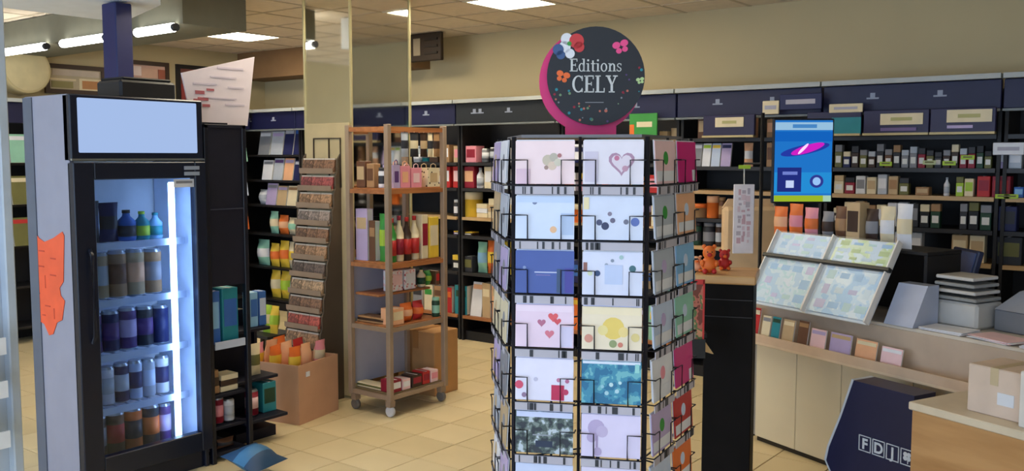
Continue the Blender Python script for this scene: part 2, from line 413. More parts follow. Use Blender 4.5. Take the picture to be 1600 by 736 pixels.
# ================================================================== BACK WALL SHELVING
SHB = mat((30, 28, 30), .55, var=.15)
WOODE = wood((150, 92, 52), (182, 118, 70))
WOODL = wood((186, 150, 104), (206, 172, 124))
STRIP = mat((176, 180, 178), .35)
YS = 6.1       # front edge of the shelves
edges = [-8.40, -7.35, -6.30, -5.25, -4.20, -3.15, -2.10, -1.05, 0.0, 1.05]
Z_CORNER = [.12, .45, .80, 1.10, 1.36, 1.62]
Z_MID = [.22, .60, .92, 1.08, 1.33, 1.55]
Z_TOB = [.30, .62, .96, 1.16, 1.36, 1.53, 1.73]
bay_lab = ['black shelving bay in the corner by the framed pictures', 'black shelving bay just beyond the postcard tower', 'black shelving bay hidden behind the mirrored column',
  'black shelving bay with orange wooden ledge seen beside the wheeled rack', 'black shelving bay behind the greeting card spinner', 'black shelving bay with green sign behind the wooden topped pedestal',
  'black tobacco shelving bay directly behind the blue screen', 'black tobacco shelving bay with two cream signs under its canopy', 'dark shelving bay past the end of the canopy signs', 'dark shelving bay at the far end of the tobacco wall']
for k in range(9):
    x0, x1 = edges[k] + .006, edges[k + 1] - .006
    zs = Z_CORNER if k < 2 else (Z_MID if k < 5 else Z_TOB)
    xc = (x0 + x1) / 2; w = x1 - x0
    t = thing('wall_shelving', bay_lab[k], 'shelving', (xc, YS, 0), 0, 'shelving bays along the back wall')
    link('back_panel', MB().box((0, YB - YS - .016, 1.0), (w, .02, 2.0)), SHB, t)
    for s_ in (-1, 1): link('upright', MB().box((s_ * (w / 2 - .012), (YB - YS) / 2 - .02, 1.0), (.02, YB - YS - .05, 2.0)), SHB, t)
    link('plinth', MB().box((0, (YB - YS) / 2 + .0, .04), (w, YB - YS - .08, .08)), SHB, t)
    for q, z in enumerate(zs):
        mm = SHB
        if 2 <= k < 5: mm = WOODE if q in (0,) else (WOODL if q in (3,) else SHB)
        if k in (5, 6, 7) and q in (2, 4): mm = WOODL
        sh = link('shelf', MB().cham((0, (YB - YS) / 2 - .02, z - .011), (w - .05, YB - YS - .05, .022), .003), mm, t)
        if k >= 2: link('price_rail', MB().box((0, -.006, z - .012), (w - .05, .006, .026)), mm if mm is not SHB else mat((44, 42, 44), .4), sh)
    hd_ = link('header', MB().cham((0, -.03, 1.965), (w, .05, .17), .004), NAVY if k != 3 else mat((34, 38, 44), .4), t)
    link('header_strip', MB().box((0, -.045, 2.068), (w, .10, .03)), STRIP, hd_)
    link('header_rail', MB().box((0, -.04, 1.872), (w, .07, .014)), mat((120, 125, 125), .35), hd_)
    for a in (-.2, .18) if k != 3 else (-.3, -.24, .05):      # small pale emblems printed on the header
        link('emblem', MB().box((a * w, -.0565, 1.985), (.03, .003, .03)).box((a * w, -.0565, 1.966), (.075, .003, .010)), mat((150, 158, 180), .5), hd_)
# hanging canopy signs in front of the tobacco bays
def canopy(px0, px1, cols, label):
    a, b = hy(px0, 200, 5.97), hy(px1, 200, 5.97); w = b.x - a.x
    t = thing('canopy_sign', label, 'sign', ((a.x + b.x) / 2, 5.97, 1.735), 0, 'canopy signs over the tobacco shelves')
    link('sign_board', MB().cham((0, 0, .075), (w, .03, .15), .003), mat((40, 34, 72), .4), t)
    link('lower_edge', MB().box((0, -.006, .004), (w, .05, .014)), mat((196, 178, 128), .4), t)
    for q0, q1, y0, y1, c in cols:
        p0, p1 = hy(q0, y0, 5.953), hy(q1, y1, 5.953)
        lb = link('label_panel', MB().box(((p0.x + p1.x) / 2 - t.location.x, -.019, (p0.z + p1.z) / 2 - 1.735), (p1.x - p0.x, .006, p0.z - p1.z)), pm(c), t)
        if c == 'cream':
            pr = MB(); n = 5
            pr.box(((p0.x + p1.x) / 2 - t.location.x, -.0228, (p0.z + p1.z) / 2 - 1.735), ((p1.x - p0.x) * .5, .001, (p0.z - p1.z) * .3))
            link('print', pr, mat((186, 180, 120)), lb)
canopy(1262, 1346, [(1300, 1345, 184, 210, 'teal')], 'navy canopy sign ending in a teal panel beside the blue screen')
canopy(1350, 1452, [(1376, 1442, 178, 194, 'cream'), (1376, 1432, 200, 204, (120, 100, 150))], 'navy canopy sign with a cream label, second from the blue screen')
canopy(1454, 1556, [(1480, 1550, 172, 190, 'cream'), (1480, 1520, 196, 200, 'lilac')], 'navy canopy sign with a cream label at the tobacco wall end')
canopy(1100, 1180, [(1118, 1162, 184, 198, 'cream')], 'navy canopy sign with cream label behind the wooden topped pedestal')
def flat_sign(px0, px1, y0, y1, Y, c, label, c2=None):
    p0, p1 = hy(px0, y0, Y), hy(px1, y1, Y); w, h = p1.x - p0.x, p0.z - p1.z
    t = thing('shelf_sign', label, 'sign', ((p0.x + p1.x) / 2, Y, p1.z), 0)
    link('board', MB().cham((0, 0, h / 2), (w, .012, h), .003), pm(c), t)
    if c2: link('print', MB().box((w * .05, -.0068, h * .55), (w * .55, .002, h * .22)).box((-w * .4, -.0068, h * .3), (w * .16, .002, h * .5), 1), [pm('cream'), pm(c2)], t)
    else: link('print', MB().box((0, -.0068, h * .5), (w * .7, .002, h * .3)), mat((180, 176, 190)), t)
    link('fixing', MB().box((0, .03, h * .8), (.02, .05, .02)), BLACK, t)
flat_sign(984, 1027, 178, 215, 5.98, 'green', 'green shelf sign peeking out beside the round pink sign', 'orange')
flat_sign(1219, 1284, 148, 170, 5.96, 'navy', 'navy header plate with a pale print just above the blue screen')
flat_sign(1296, 1348, 163, 175, 5.955, 'cream', 'narrow cream plate above the teal canopy panel')
flat_sign(1192, 1217, 158, 178, 5.955, 'cream', 'small cream plate on the header beside the dark post')
flat_sign(1552, 1600, 243 - 20, 262 - 20, 6.04, 'white', 'white shelf card past the end of the canopy signs')

# ------------------------------------------------------------------ goods on the shelves
def row(where, anchor, Y, z, items, group, maxd=.16, start=0):
    """items: (px0, px1, ytop, kind, colour, colour2)"""
    for i, it in enumerate(items):
        p0, p1, yt, kind, c1, c2 = it[:6]
        a = hy(p0, yt, Y); b = hy(p1, yt, Y); w = (b.x - a.x) * .95; h = max(.03, a.z - z - .001); bay_z = Z_CORNER if a.x < edges[2] else (Z_MID if a.x < edges[5] else Z_TOB)
        up = [q for q in bay_z if q > z + .02]; h = min(h, up[0] - z - .034) if up else h
        d = min(maxd, max(.03, w)) if kind not in ('magazine', 'file') else .012
        if kind in ('bottle', 'can', 'jar', 'tin'): d = w
        stock(kind, w, d, h, c1, c2, ((a.x + b.x) / 2, Y + d / 2, z + .0005), 0, f'on {where}, {ORD[i + start]} from {anchor}', group)
Yg = 6.13
G = 'goods on the back wall shelves'
# seen between the wheeled rack and the card spinner
row('the middle bay top shelf', 'the rack', Yg, 1.55, [(708, 725, 228, 'carton', 'beige', 'pink'), (727, 744, 228, 'carton', 'pink', 'crimson'), (750, 760, 232, 'can', 'grey', 'white'), (762, 774, 230, 'can', 'charcoal', 'silver'), (776, 794, 231, 'carton', 'white', 'cream')], G)
row('the middle bay second shelf', 'the rack', Yg, 1.33, [(707, 722, 258, 'carton', 'red', 'pale pink'), (724, 741, 258, 'carton', 'crimson', 'peach'), (742, 752, 262, 'bottle', 'white', 'silver'), (756, 771, 259, 'carton', 'cream', 'white'), (776, 796, 264, 'packet', 'pale blue', 'white')], G)
row('the middle bay third shelf', 'the rack', Yg, 1.08, [(706, 716, 312, 'jar', 'charcoal', 'white'), (718, 742, 294, 'tin', 'yellow', 'cream'), (744, 762, 318, 'box_stack', 'cream', 'white'), (762, 779, 310, 'box_stack', 'cream', 'beige'), (779, 800, 308, 'box_stack', 'white', 'cream')], G)
row('the middle bay fourth shelf', 'the rack', Yg, .92, [(708, 722, 368, 'packet', 'purple', 'yellow'), (724, 738, 366, 'packet', 'dark brown', 'yellow')], G)
row('the middle bay fifth shelf', 'the rack', Yg, .60, [(706, 722, 398, 'packet', 'black', 'yellow'), (724, 738, 400, 'carton', 'charcoal', 'olive'), (741, 756, 378, 'bag', 'mint', 'sky blue'), (756, 772, 372, 'bag', 'orange', 'yellow'), (772, 792, 366, 'bag', 'yellow', 'peach')], G)
row('the middle bay wooden ledge', 'the rack', Yg, .22, [(710, 730, 445, 'book', 'teal', 'dark green'), (734, 752, 440, 'magazine', 'white', 'peach'), (753, 766, 442, 'book', 'beige', 'cream'), (768, 782, 440, 'book', 'peach', 'beige')], G)
# seen behind and through the wheeled rack
row('the shelf top behind the rack', 'the column', Yg, 1.55, [(642, 655, 228, 'bottle', 'silver', 'white'), (656, 668, 230, 'can', 'teal', 'grey'), (670, 684, 226, 'carton', 'dark brown', 'cream'), (686, 702, 226, 'carton', 'tan', 'white')], G)
row('the second shelf behind the rack', 'the column', Yg, 1.33, [(642, 658, 262, 'carton', 'red', 'cream'), (660, 674, 262, 'carton', 'brown', 'red'), (676, 688, 262, 'jar', 'beige', 'white'), (690, 703, 260, 'carton', 'red', 'white')], G)
row('the lower ledge behind the rack', 'the column', Yg, .22, [(644, 660, 446, 'book', 'grey', 'charcoal'), (662, 676, 444, 'book', 'cream', 'green'), (678, 690, 446, 'book', 'tan', 'brown'), (692, 706, 448, 'book', 'red', 'orange')], G)
# corner bays beyond the postcard tower
row('the corner bays top shelf', 'the black cabinet', Yg, 1.62, [(402, 420, 205, 'magazine', 'grey', 'white'), (421, 440, 205, 'magazine', 'silver', 'lilac'), (441, 456, 200, 'magazine', 'navy', 'silver'), (457, 470, 200, 'magazine', 'navy', 'blue')], G)
row('the corner bays second shelf', 'the black cabinet', Yg, 1.36, [(408, 424, 250, 'magazine', 'white', 'grey'), (425, 440, 246, 'magazine', 'silver', 'purple'), (441, 456, 236, 'magazine', 'peach', 'lilac'), (457, 472, 250, 'magazine', 'navy', 'white')], G)
row('the corner bays third shelf', 'the black cabinet', Yg, 1.10, [(398, 412, 296, 'bag', 'white', 'silver'), (414, 430, 284, 'magazine', 'lilac', 'grey'), (431, 446, 290, 'magazine', 'beige', 'lilac'), (447, 462, 290, 'magazine', 'cream', 'tan')], G)
row('the corner bays fourth shelf', 'the black cabinet', Yg, .80, [(416, 428, 330, 'bag', 'mint', 'cream'), (429, 443, 336, 'bag', 'orange', 'peach'), (444, 458, 340, 'bag', 'cream', 'mint'), (459, 474, 345, 'bag', 'peach', 'cream')], G)
row('the corner bays fifth shelf', 'the black cabinet', Yg, .45, [(394, 412, 374, 'bag', 'mint', 'white'), (416, 429, 380, 'bag', 'yellow', 'orange'), (430, 444, 376, 'bag', 'yellow', 'orange'), (445, 458, 378, 'bag', 'cream', 'yellow'), (459, 473, 384, 'bag', 'orange', 'cream')], G)
row('the corner bays bottom shelf', 'the black cabinet', Yg, .12, [(416, 430, 402, 'bag', 'yellow', 'cream'), (431, 446, 410, 'bag', 'yellow', 'lime'), (447, 460, 408, 'bag', 'sky blue', 'white'), (461, 474, 410, 'bag', 'teal', 'sky blue')], G)
# between spinner and blue screen
row('the pedestal bay top shelf', 'the spinner', Yg, 1.73, [(1090, 1108, 182, 'carton', 'brown', 'beige'), (1165, 1180, 178, 'carton', 'peach', 'orange'), (1198, 1211, 186, 'carton', 'tan', 'peach')], G)
row('the pedestal bay second shelf', 'the spinner', Yg, 1.53, [(1030, 1043, 205, 'carton', 'beige', 'white'), (1045, 1058, 200, 'bag', 'beige', 'tan'), (1080, 1096, 212, 'magazine', 'grey', 'white'), (1097, 1110, 210, 'magazine', 'white', 'lime'), (1111, 1125, 214, 'magazine', 'pale blue', 'yellow'), (1126, 1142, 218, 'magazine', 'lilac', 'navy'), (1160, 1175, 205, 'bag', 'peach', 'white'), (1198, 1210, 215, 'carton', 'tan', 'brown')], G)
row('the pedestal bay fourth shelf', 'the spinner', Yg, 1.16, [(1078, 1100, 318, 'tin', 'tan', 'orange'), (1101, 1120, 306, 'tin', 'orange', 'peach'), (1121, 1132, 308, 'jar', 'brown', 'tan'), (1198, 1212, 262, 'bottle', 'white', 'charcoal')], G)
row('the pedestal bay fifth shelf', 'the spinner', Yg, .96, [(1080, 1094, 345, 'jar', 'dark green', 'charcoal'), (1095, 1114, 340, 'jar', 'charcoal', 'grey'), (1116, 1128, 338, 'jar', 'dark brown', 'silver')], G)
# tobacco wall: rows of packets
pk = ['charcoal', 'dark green', 'dark brown', 'navy', 'purple', 'grey', 'black', 'olive', 'brown', 'crimson']
def packrow(name, z, px0, px1, step, h, over={}, hj=.0):
    its = []; px = px0; i = 0; rng = random.Random(int(z * 100) + 3)
    while px + step <= px1:
        c1, c2 = rng.choice(pk), rng.choice(['silver', 'charcoal', 'cream', 'grey', 'tan', 'black'])
        kd = 'packet'
        if i in over: kd, c1, c2 = over[i]
        its.append((px, px + step - 1.5, z + h + rng.uniform(-hj, hj), kd, c1, c2)); px += step; i += 1
    for i, (p0, p1, zt, kd, c1, c2) in enumerate(its):
        a, b = hy(p0, 250, Yg), hy(p1, 250, Yg); w = (b.x - a.x) * .95; d = .05 if kd == 'packet' else min(.12, w)
        stock(kd, w, d, zt - z, c1, c2, ((a.x + b.x) / 2, Yg + d / 2, z + .0005), 0, f'on {name}, {ORD[i]} from the blue screen', G)
packrow('the tobacco wall top shelf', 1.53, 1304, 1556, 13, .125, {}, .03)
packrow('the tobacco wall second shelf', 1.36, 1304, 1424, 17, .115, {0: ('packet', 'cream', 'beige'), 2: ('carton', 'white', 'grey'), 3: ('carton', 'cream', 'beige'), 4: ('carton', 'silver', 'white'), 5: ('carton', 'beige', 'tan')}, .02)
row('the tobacco wall wooden ledge', 'the blue screen', Yg, 1.36, [(1430, 1452, 292, 'carton', 'tan', 'beige'), (1474, 1484, 277, 'bottle', 'white', 'silver'), (1494, 1506, 276, 'packet', 'lime', 'olive'), (1507, 1522, 279, 'carton', 'cream', 'lime'), (1527, 1548, 275, 'carton', 'red', 'crimson'), (1550, 1580, 275, 'carton', 'crimson', 'red'), (1584, 1600, 292, 'carton', 'blue', 'sky blue')], G)
packrow('the tobacco wall third shelf', 1.16, 1304, 1490, 17, .13, {1: ('carton', 'cream', 'white'), 2: ('carton', 'beige', 'cream'), 3: ('packet', 'brown', 'tan'), 4: ('carton', 'cream', 'white'), 5: ('carton', 'white', 'cream'), 7: ('carton', 'charcoal', 'grey')}, .03)
row('the tobacco wall fourth shelf', 'the blue screen', Yg, .96, [(1398, 1420, 345, 'carton', 'white', 'cream'), (1422, 1442, 340, 'carton', 'silver', 'white'), (1488, 1514, 336, 'carton', 'beige', 'cream'), (1516, 1541, 338, 'carton', 'cream', 'beige'), (1556, 1600, 345, 'carton', 'charcoal', 'olive')], G)
row('the far end top shelf', 'the canopy end', Yg, 1.53, [(1560, 1574, 228, 'carton', 'lilac', 'white'), (1576, 1598, 232, 'carton', 'silver', 'white')], G)
row('the tobacco wall crimson shelf', 'the far end', Yg, 1.16, [(1500, 1512, 318, 'packet', 'charcoal', 'grey'), (1514, 1530, 316, 'packet', 'black', 'olive'), (1532, 1550, 320, 'packet', 'dark green', 'grey'), (1560, 1590, 322, 'carton', 'navy', 'charcoal')], G)
# lime price tickets clipped to the tobacco shelves
for k, (px, py) in enumerate(((1384, 256), (1452, 254), (1483, 255), (1512, 246), (1580, 307), (1566, 307))):
    p = hy(px, py, 6.085); t = thing('price_ticket', f'lime price ticket clipped to the tobacco shelves, {ORD[k]} from the blue screen', 'price tag', p, 0, 'lime price tickets')
    link('card', MB().box((0, 0, 0), (.075, .002, .026)), pm('lime' if k != 1 else (190, 200, 150)), t); link('print', MB().box((0, -.0016, .002), (.05, .0008, .009)), pm('olive'), t)
    link('clip', MB().box((0, .007, .01), (.02, .014, .006)), pm('grey'), t)

# stretch of shelves the spinner and the column stand in front of
def fill(where, z, x0, x1, kinds, h, seed):
    rng = random.Random(seed); x = x0; i = 0
    while True:
        w = rng.uniform(.11, .16)
        if x + w > x1: break
        kd = rng.choice(kinds); c1, c2 = rng.sample(['cream', 'red', 'beige', 'teal', 'lilac', 'navy', 'white', 'yellow', 'pink', 'mint', 'tan', 'orange', 'blue', 'brown'], 2)
        hh = h * rng.uniform(.8, 1); d = w * .9 if kd in ('jar', 'tin') else (.012 if kd == 'magazine' else .09)
        stock(kd, w * .93, d, hh, c1, c2, (x + w / 2, Yg + d / 2, z + .0005), 0, f'{where}, {ORD[i]} from the rack', G); x += w + rng.uniform(.0, .03); i += 1
for q, (z, kd, h) in enumerate(((1.55, ['carton', 'jar'], .18), (1.33, ['carton', 'tin'], .15), (1.08, ['box_stack', 'tin', 'carton'], .16), (.60, ['bag', 'carton'], .22), (.22, ['book', 'magazine'], .27))):
    fill(f'behind the spinner, {ORD[q]} shelf down', z, -4.60, -3.45 if q == 0 else -3.2, kd, h, q + 20)
# left wall shelving (shows in the mirror)
for k, (y0, y1) in enumerate(((3.0, 4.0), (4.0, 5.0), (5.0, 6.0))):
    t = thing('wall_shelving', f'black shelving bay under the framed pictures, {ORD[k]} from the entrance', 'shelving', (XL + .38, (y0 + y1) / 2, 0), math.pi / 2, 'shelving bays along the picture wall')
    w = y1 - y0 - .012
    link('back_panel', MB().box((0, .36, 1.0), (w, .02, 2.0)), SHB, t)
    for s_ in (-1, 1): link('upright', MB().box((s_ * (w / 2 - .012), .19, 1.0), (.02, .34, 2.0)), SHB, t)
    for z in (.15, .5, .85, 1.2, 1.55): link('shelf', MB().cham((0, .19, z - .011), (w - .05, .33, .022), .003), SHB, t)
    h_ = link('header', MB().cham((0, -.03, 1.965), (w, .05, .17), .004), NAVY, t); link('header_strip', MB().box((0, -.045, 2.068), (w, .10, .03)), STRIP, h_)
    rng = random.Random(k)
    for q, z in enumerate((.85, 1.2, 1.55)):
        pal_ = rng.sample(list(PAL), 5)
        for i in range(5):
            c1, c2 = pal_[i], rng.choice(['white', 'cream', 'grey', 'red'])
            stock('magazine', .17, .012, .24, c1, c2, (XL + .42, y0 + .12 + i * .19, z + .001), math.pi / 2, f'under the framed pictures, {ORD[k]} bay, {ORD[2 - q]} shelf down, {ORD[i]} along', 'goods on the picture wall shelves')
# ================================================================== DRINKS FRIDGE
FX, FY0, FY1, FD, FH = -4.1, 2.098, 2.778, .42, 1.88
fw = FY1 - FY0; fyc = (FY0 + FY1) / 2
fr = thing('drinks_fridge', 'tall glass-door drinks fridge with pale side and glowing white top sign', 'fridge', (FX - FD / 2, fyc, 0), math.pi / 2)
def fl_(px, py, inset=0.):       # pixel on the fridge front -> local (x, z)
    p = hx(px, py, FX - inset); return p.y - fyc, p.z
SIDE = mat((150, 149, 164), .45, var=.03)
DK = mat((20, 26, 44), .35, var=.05)
x_l, x_r = -fw / 2, fw / 2; yf, yb = -FD / 2, FD / 2
link('side_panel', MB().cham((x_l + .012, 0, FH / 2), (.024, FD - .02, FH), .004), SIDE, fr)
link('side_panel', MB().cham((x_r - .012, 0, FH / 2), (.024, FD - .02, FH), .004), DK, fr)
link('side_trim', MB().box((x_l - .002, yb - .05, FH / 2), (.006, .085, FH - .01)), mat((92, 98, 112), .5), fr)
link('back_panel', MB().box((0, yb - .02, FH / 2), (fw - .05, .02, FH - .02)), mat((236, 242, 250), .5), fr)
link('top_panel', MB().box((0, 0, FH - .012), (fw - .05, FD - .04, .022)), SIDE, fr)
link('base_grille', MB().box((0, .0, .05), (fw - .05, FD - .06, .1)), DK, fr)
zg1 = fl_(200, 252)[1]          # header bottom
hb = link('header_box', MB().cham((0, yf + .02, (FH + zg1) / 2), (fw, .06, FH - zg1), .006), DK, fr)
a = fl_(118, 155); b = fl_(306, 238)
link('lit_sign', MB().cham(((a[0] + b[0]) / 2, yf - .012, (FH + zg1) / 2 + .012), (b[0] - a[0], .012, FH - zg1 - .055), .004), emit((178, 204, 250), .56), hb)
link('chrome_strip', MB().box((0, yf - .012, zg1 + .008), (fw, .012, .010)), mat((170, 178, 190), .25, .9), hb)
# door
zt = zg1 - .004; zb = .1; lw, rw = .098, .062
door = link('door', MB().cham((x_l + lw / 2, yf, (zt + zb) / 2), (lw, .05, zt - zb), .004).cham((x_r - rw / 2, yf, (zt + zb) / 2), (rw, .05, zt - zb), .004)
     .cham(((x_l + lw + x_r - rw) / 2, yf, zt - .04), (fw - lw - rw, .048, .08), .004).cham(((x_l + lw + x_r - rw) / 2, yf, zb + .05), (fw - lw - rw, .048, .1), .004), DK, fr)
gl, gr = x_l + lw, x_r - rw
link('glass', MB().box(((gl + gr) / 2, yf - .006, (zt + zb) / 2), (gr - gl, .006, zt - zb - .14)), glass((222, 235, 252), .05), door)
link('sticker', MB().box((gr - .055, yf - .012, zt - .105), (.115, .002, .04)).box((gr - .055, yf - .0135, zt - .10), (.09, .001, .012), 1), [WHITE, pm('grey')], door)
link('sticker', MB().box((gr - .02, yf - .028, zt - .03), (.085, .003, .018)).box((gr - .02, yf - .028, zt - .058), (.085, .003, .018)), mat((150, 160, 178), .5), door)
link('handle', MB().tube([(x_l + .06, yf - .028, .75), (x_l + .06, yf - .052, .78), (x_l + .06, yf - .052, 1.15), (x_l + .06, yf - .028, 1.18)], .009, 8), DK, door)
link('inner_wall', MB().box((gl - .008, .0, (zt + zb) / 2), (.01, FD - .09, zt - zb)).box((gr + .022, .0, (zt + zb) / 2), (.01, FD - .09, zt - zb)), mat((210, 222, 242), .5), fr)
link('led_tube', MB().cham((gr - .085, yf + .055, (zt + zb) / 2 - .02), (.03, .02, zt - zb - .16), .005), emit((206, 228, 255), 8.0), fr)
ZF = [1.19, .917, .657, .398, .145]
for z in ZF:
    sb = MB()
    for i in range(9): sb.box((gl + .02 + i * (gr - gl - .03) / 8, .02, z - .004), (.006, FD - .15, .006))
    sb.box(((gl + gr) / 2, .16, z - .008), (gr - gl, .008, .008)).box(((gl + gr) / 2, -.10, z - .008), (gr - gl, .008, .008))
    s_ = link('wire_shelf', sb, mat((205, 215, 232), .35, .3), fr)
    link('price_rail', MB().box(((gl + gr) / 2, yf + .075, z - .012), (gr - gl - .01, .006, .034)), mat((198, 212, 240), .4), s_)
# orange lettering-like sticker running down the side panel
def side_pt(px, py):
    p = hy(px, py, FY0); return (-(p.x - (FX - FD / 2)), p.z)
dec = [(46, 366), (56, 364), (62, 372), (70, 378), (84, 372), (98, 362), (101, 368), (100, 440), (94, 450), (96, 462), (102, 470), (98, 500), (90, 504), (84, 522), (78, 524), (70, 506), (60, 500), (52, 486), (58, 470), (64, 458), (56, 452), (50, 436)]
dp = [side_pt(*q) for q in dec]
link('side_sticker', MB().prism([(y, z) for y, z in dp], x_l - .0035, x_l - .001, axis='x'), mat((236, 92, 52), .5), fr)
for px, py, wd, ht in ((66, 392, .055, .006), (84, 404, .05, .006), (66, 416, .05, .006), (84, 430, .055, .006), (72, 440, .006, .06), (76, 478, .05, .006), (86, 490, .006, .05), (70, 492, .03, .006)):
    y, z = side_pt(px, py); link('sticker_print', MB().box((x_l - .004, y, z), (.0012, wd, ht)), mat((196, 62, 40), .5), fr)
# drinks inside, standing on the wire shelves
def drinks(q, nm, items):
    for i, (f, w, h, kind, c1, c2) in enumerate(items):
        lx = gl + .012 + f * (gr - gl - .075); yl = -.055
        stock(kind, w, min(w, .09), h, c1, c2, (fr.location.x - yl, fyc + lx + w / 2, ZF[q] + .001), math.pi / 2, f'on the fridge {nm} shelf, {ORD[i]} from the pale side', 'drinks in the fridge')
W5 = gr - gl - .075
drinks(0, 'top', [(0, .1, .20, 'bag', 'charcoal', 'navy'), (.215, .1, .19, 'bag', 'navy', 'charcoal'), (.43, .09, .15, 'bottle', 'blue', 'charcoal'), (.63, .075, .14, 'bottle', 'teal', 'lime'), (.80, .07, .13, 'bottle', 'sky blue', 'teal')])
drinks(1, 'second', [(0, .065, .225, 'can', 'olive', 'lime'), (.15, .065, .225, 'can', 'beige', 'silver'), (.30, .09, .23, 'can', 'tan', 'brown'), (.505, .095, .23, 'can', 'beige', 'peach'), (.72, .09, .225, 'can', 'tan', 'grey')])
drinks(2, 'third', [(0, .088, .2, 'can', 'purple', 'navy'), (.2, .088, .2, 'can', 'navy', 'purple'), (.4, .088, .205, 'can', 'purple', 'lilac'), (.6, .088, .2, 'can', 'charcoal', 'purple'), (.8, .085, .195, 'can', 'navy', 'navy')])
drinks(3, 'fourth', [(0, .07, .19, 'can', 'silver', 'white'), (.16, .07, .19, 'can', 'white', 'silver'), (.32, .075, .195, 'can', 'navy', 'silver'), (.49, .07, .195, 'can', 'pale blue', 'navy'), (.65, .07, .19, 'can', 'silver', 'pale blue'), (.82, .07, .195, 'can', 'white', 'navy')])
drinks(4, 'bottom', [(0, .092, .215, 'can', 'dark brown', 'grey'), (.21, .092, .215, 'can', 'brown', 'red'), (.42, .092, .215, 'can', 'orange', 'charcoal'), (.63, .092, .21, 'can', 'charcoal', 'orange'), (.83, .07, .2, 'can', 'purple', 'lilac')])
# on top of the fridge
p = hx(215, 155, -4.3)
bx = thing('black_box', 'low black box lying on top of the drinks fridge', 'box', (-4.32, hx(214, 150, -4.32).y, FH + .0005), math.pi / 2)
link('body', MB().cham((0, 0, .045), (.30, .22, .09), .012), BLACK, bx); link('lid', MB().cham((0, 0, .097), (.26, .2, .014), .006), mat((16, 16, 20), .6), bx)
# navy post between fridge and soffit
p = hd(185, 120, 5.0)
np_ = thing('navy_post', 'navy blue square post rising to the pale soffit behind the fridge', 'post', (-4.9, hx(185, 90, -4.9).y, 0))
link('shaft', MB().cham((0, 0, 1.22), (.14, .1, 2.44), .006), mat((24, 30, 84), .45), np_); link('foot_plate', MB().cham((0, 0, .01), (.24, .2, .02), .004), BLACK, np_)
# framed pictures and round drum on the picture wall
def framed(px0, px1, y0, y1, fc, inner, label, parts=()):
    a, b = hx(px0, y0, XL + .03), hx(px1, y1, XL + .03); w = b.y - a.y; h = a.z - b.z
    t = thing('picture_frame', label, 'picture', (XL + .016, (a.y + b.y) / 2, b.z), math.pi / 2, 'framed pictures on the wall')
    f = MB()
    for s_ in (-1, 1): f.box((s_ * (w / 2 - .02), 0, h / 2), (.04, .03, h))
    f.box((0, 0, .02), (w - .08, .03, .04)).box((0, 0, h - .02), (w - .08, .03, .04)); link('frame', f, pm(fc), t)
    link('picture', MB().box((0, .004, h / 2), (w - .08, .012, h - .08)), inner, t)
    for i_, (u0, u1, v0, v1, c) in enumerate(parts): link('print', MB().box((((u0 + u1) / 2 - .5) * w, -.004 - .0012 * i_, (v0 + v1) / 2 * h), ((u1 - u0) * w, .004, (v1 - v0) * h)), pm(c), t)
framed(70, 166, 98, 150, 'dark brown', mat((196, 180, 150)), 'wide dark-framed picture with cream panels beside the round drum',
       [(.12, .9, .62, .82, (205, 190, 175)), (.08, .5, .45, .52, 'cream'), (.1, .45, .2, .42, (150, 140, 90)), (.55, .92, .15, .55, 'cream'), (.6, .88, .2, .48, (190, 130, 80))])
framed(202, 266, 93, 156, 'dark brown', mat((205, 165, 150)), 'small brown-framed picture just right of the navy post', [(.1, .3, .6, .85, (230, 210, 205)), (.3, .7, .2, .8, (210, 170, 150)), (.72, .9, .1, .8, (160, 90, 70))])
framed(276, 345, 100, 165, 'black', mat((120, 70, 64)), 'black-framed picture mostly covered by the tilted white poster', [(.1, .9, .1, .5, (150, 60, 60))])
p = hx(44, 108, XL + .2)
dr = thing('round_drum', 'round cream drum mounted high on the wall by the tube lights', 'wall lamp', (XL + .002, p.y, p.z), 0)
rr = .215
link('shell', MB().lathe([(rr * .94, 0), (rr, .02), (rr, .16), (rr * .94, .18)], 28).xf(Matrix.Rotation(R(90), 4, 'Y')), mat((206, 186, 138), .6), dr)
link('face', MB().lathe([(rr * .86, 0), (rr * .86, .004)], 28).xf(Matrix.Translation((.18, 0, 0)) @ Matrix.Rotation(R(90), 4, 'Y')), mat((214, 196, 150), .6), dr)
# suspended tube lights under the bulkhead
for k, (pa, pb) in enumerate((((16, 85), (76, 73)), ((104, 69), (157, 58)), ((203, 50), (249, 40)))):
    a, b = hz(*pa, 2.45), hz(*pb, 2.45)
    t = thing('tube_light', ['white tube light nearest the round drum under the grey bulkhead', 'white tube light between the round drum and the navy post', 'white tube light just right of the navy post'][k], 'light', ((a.x + b.x) / 2, 3.57, 2.45), 0, 'tube lights under the grey bulkhead')
    L_ = abs(b.x - a.x)
    link('tube', MB().tube([(-L_ / 2, 0, 0), (L_ / 2, 0, 0)], .03, 10), emit((250, 250, 244), TUBE_EMIT), t)
    for s_ in (-1, 1): link('end_cap', MB().tube([(s_ * L_ / 2, 0, 0), (s_ * (L_ / 2 + .03), 0, 0)], .026, 10), pm('charcoal'), t)
    link('bracket', MB().box((0, .03, .022), (L_ * .9, .05, .02)), pm('charcoal'), t)

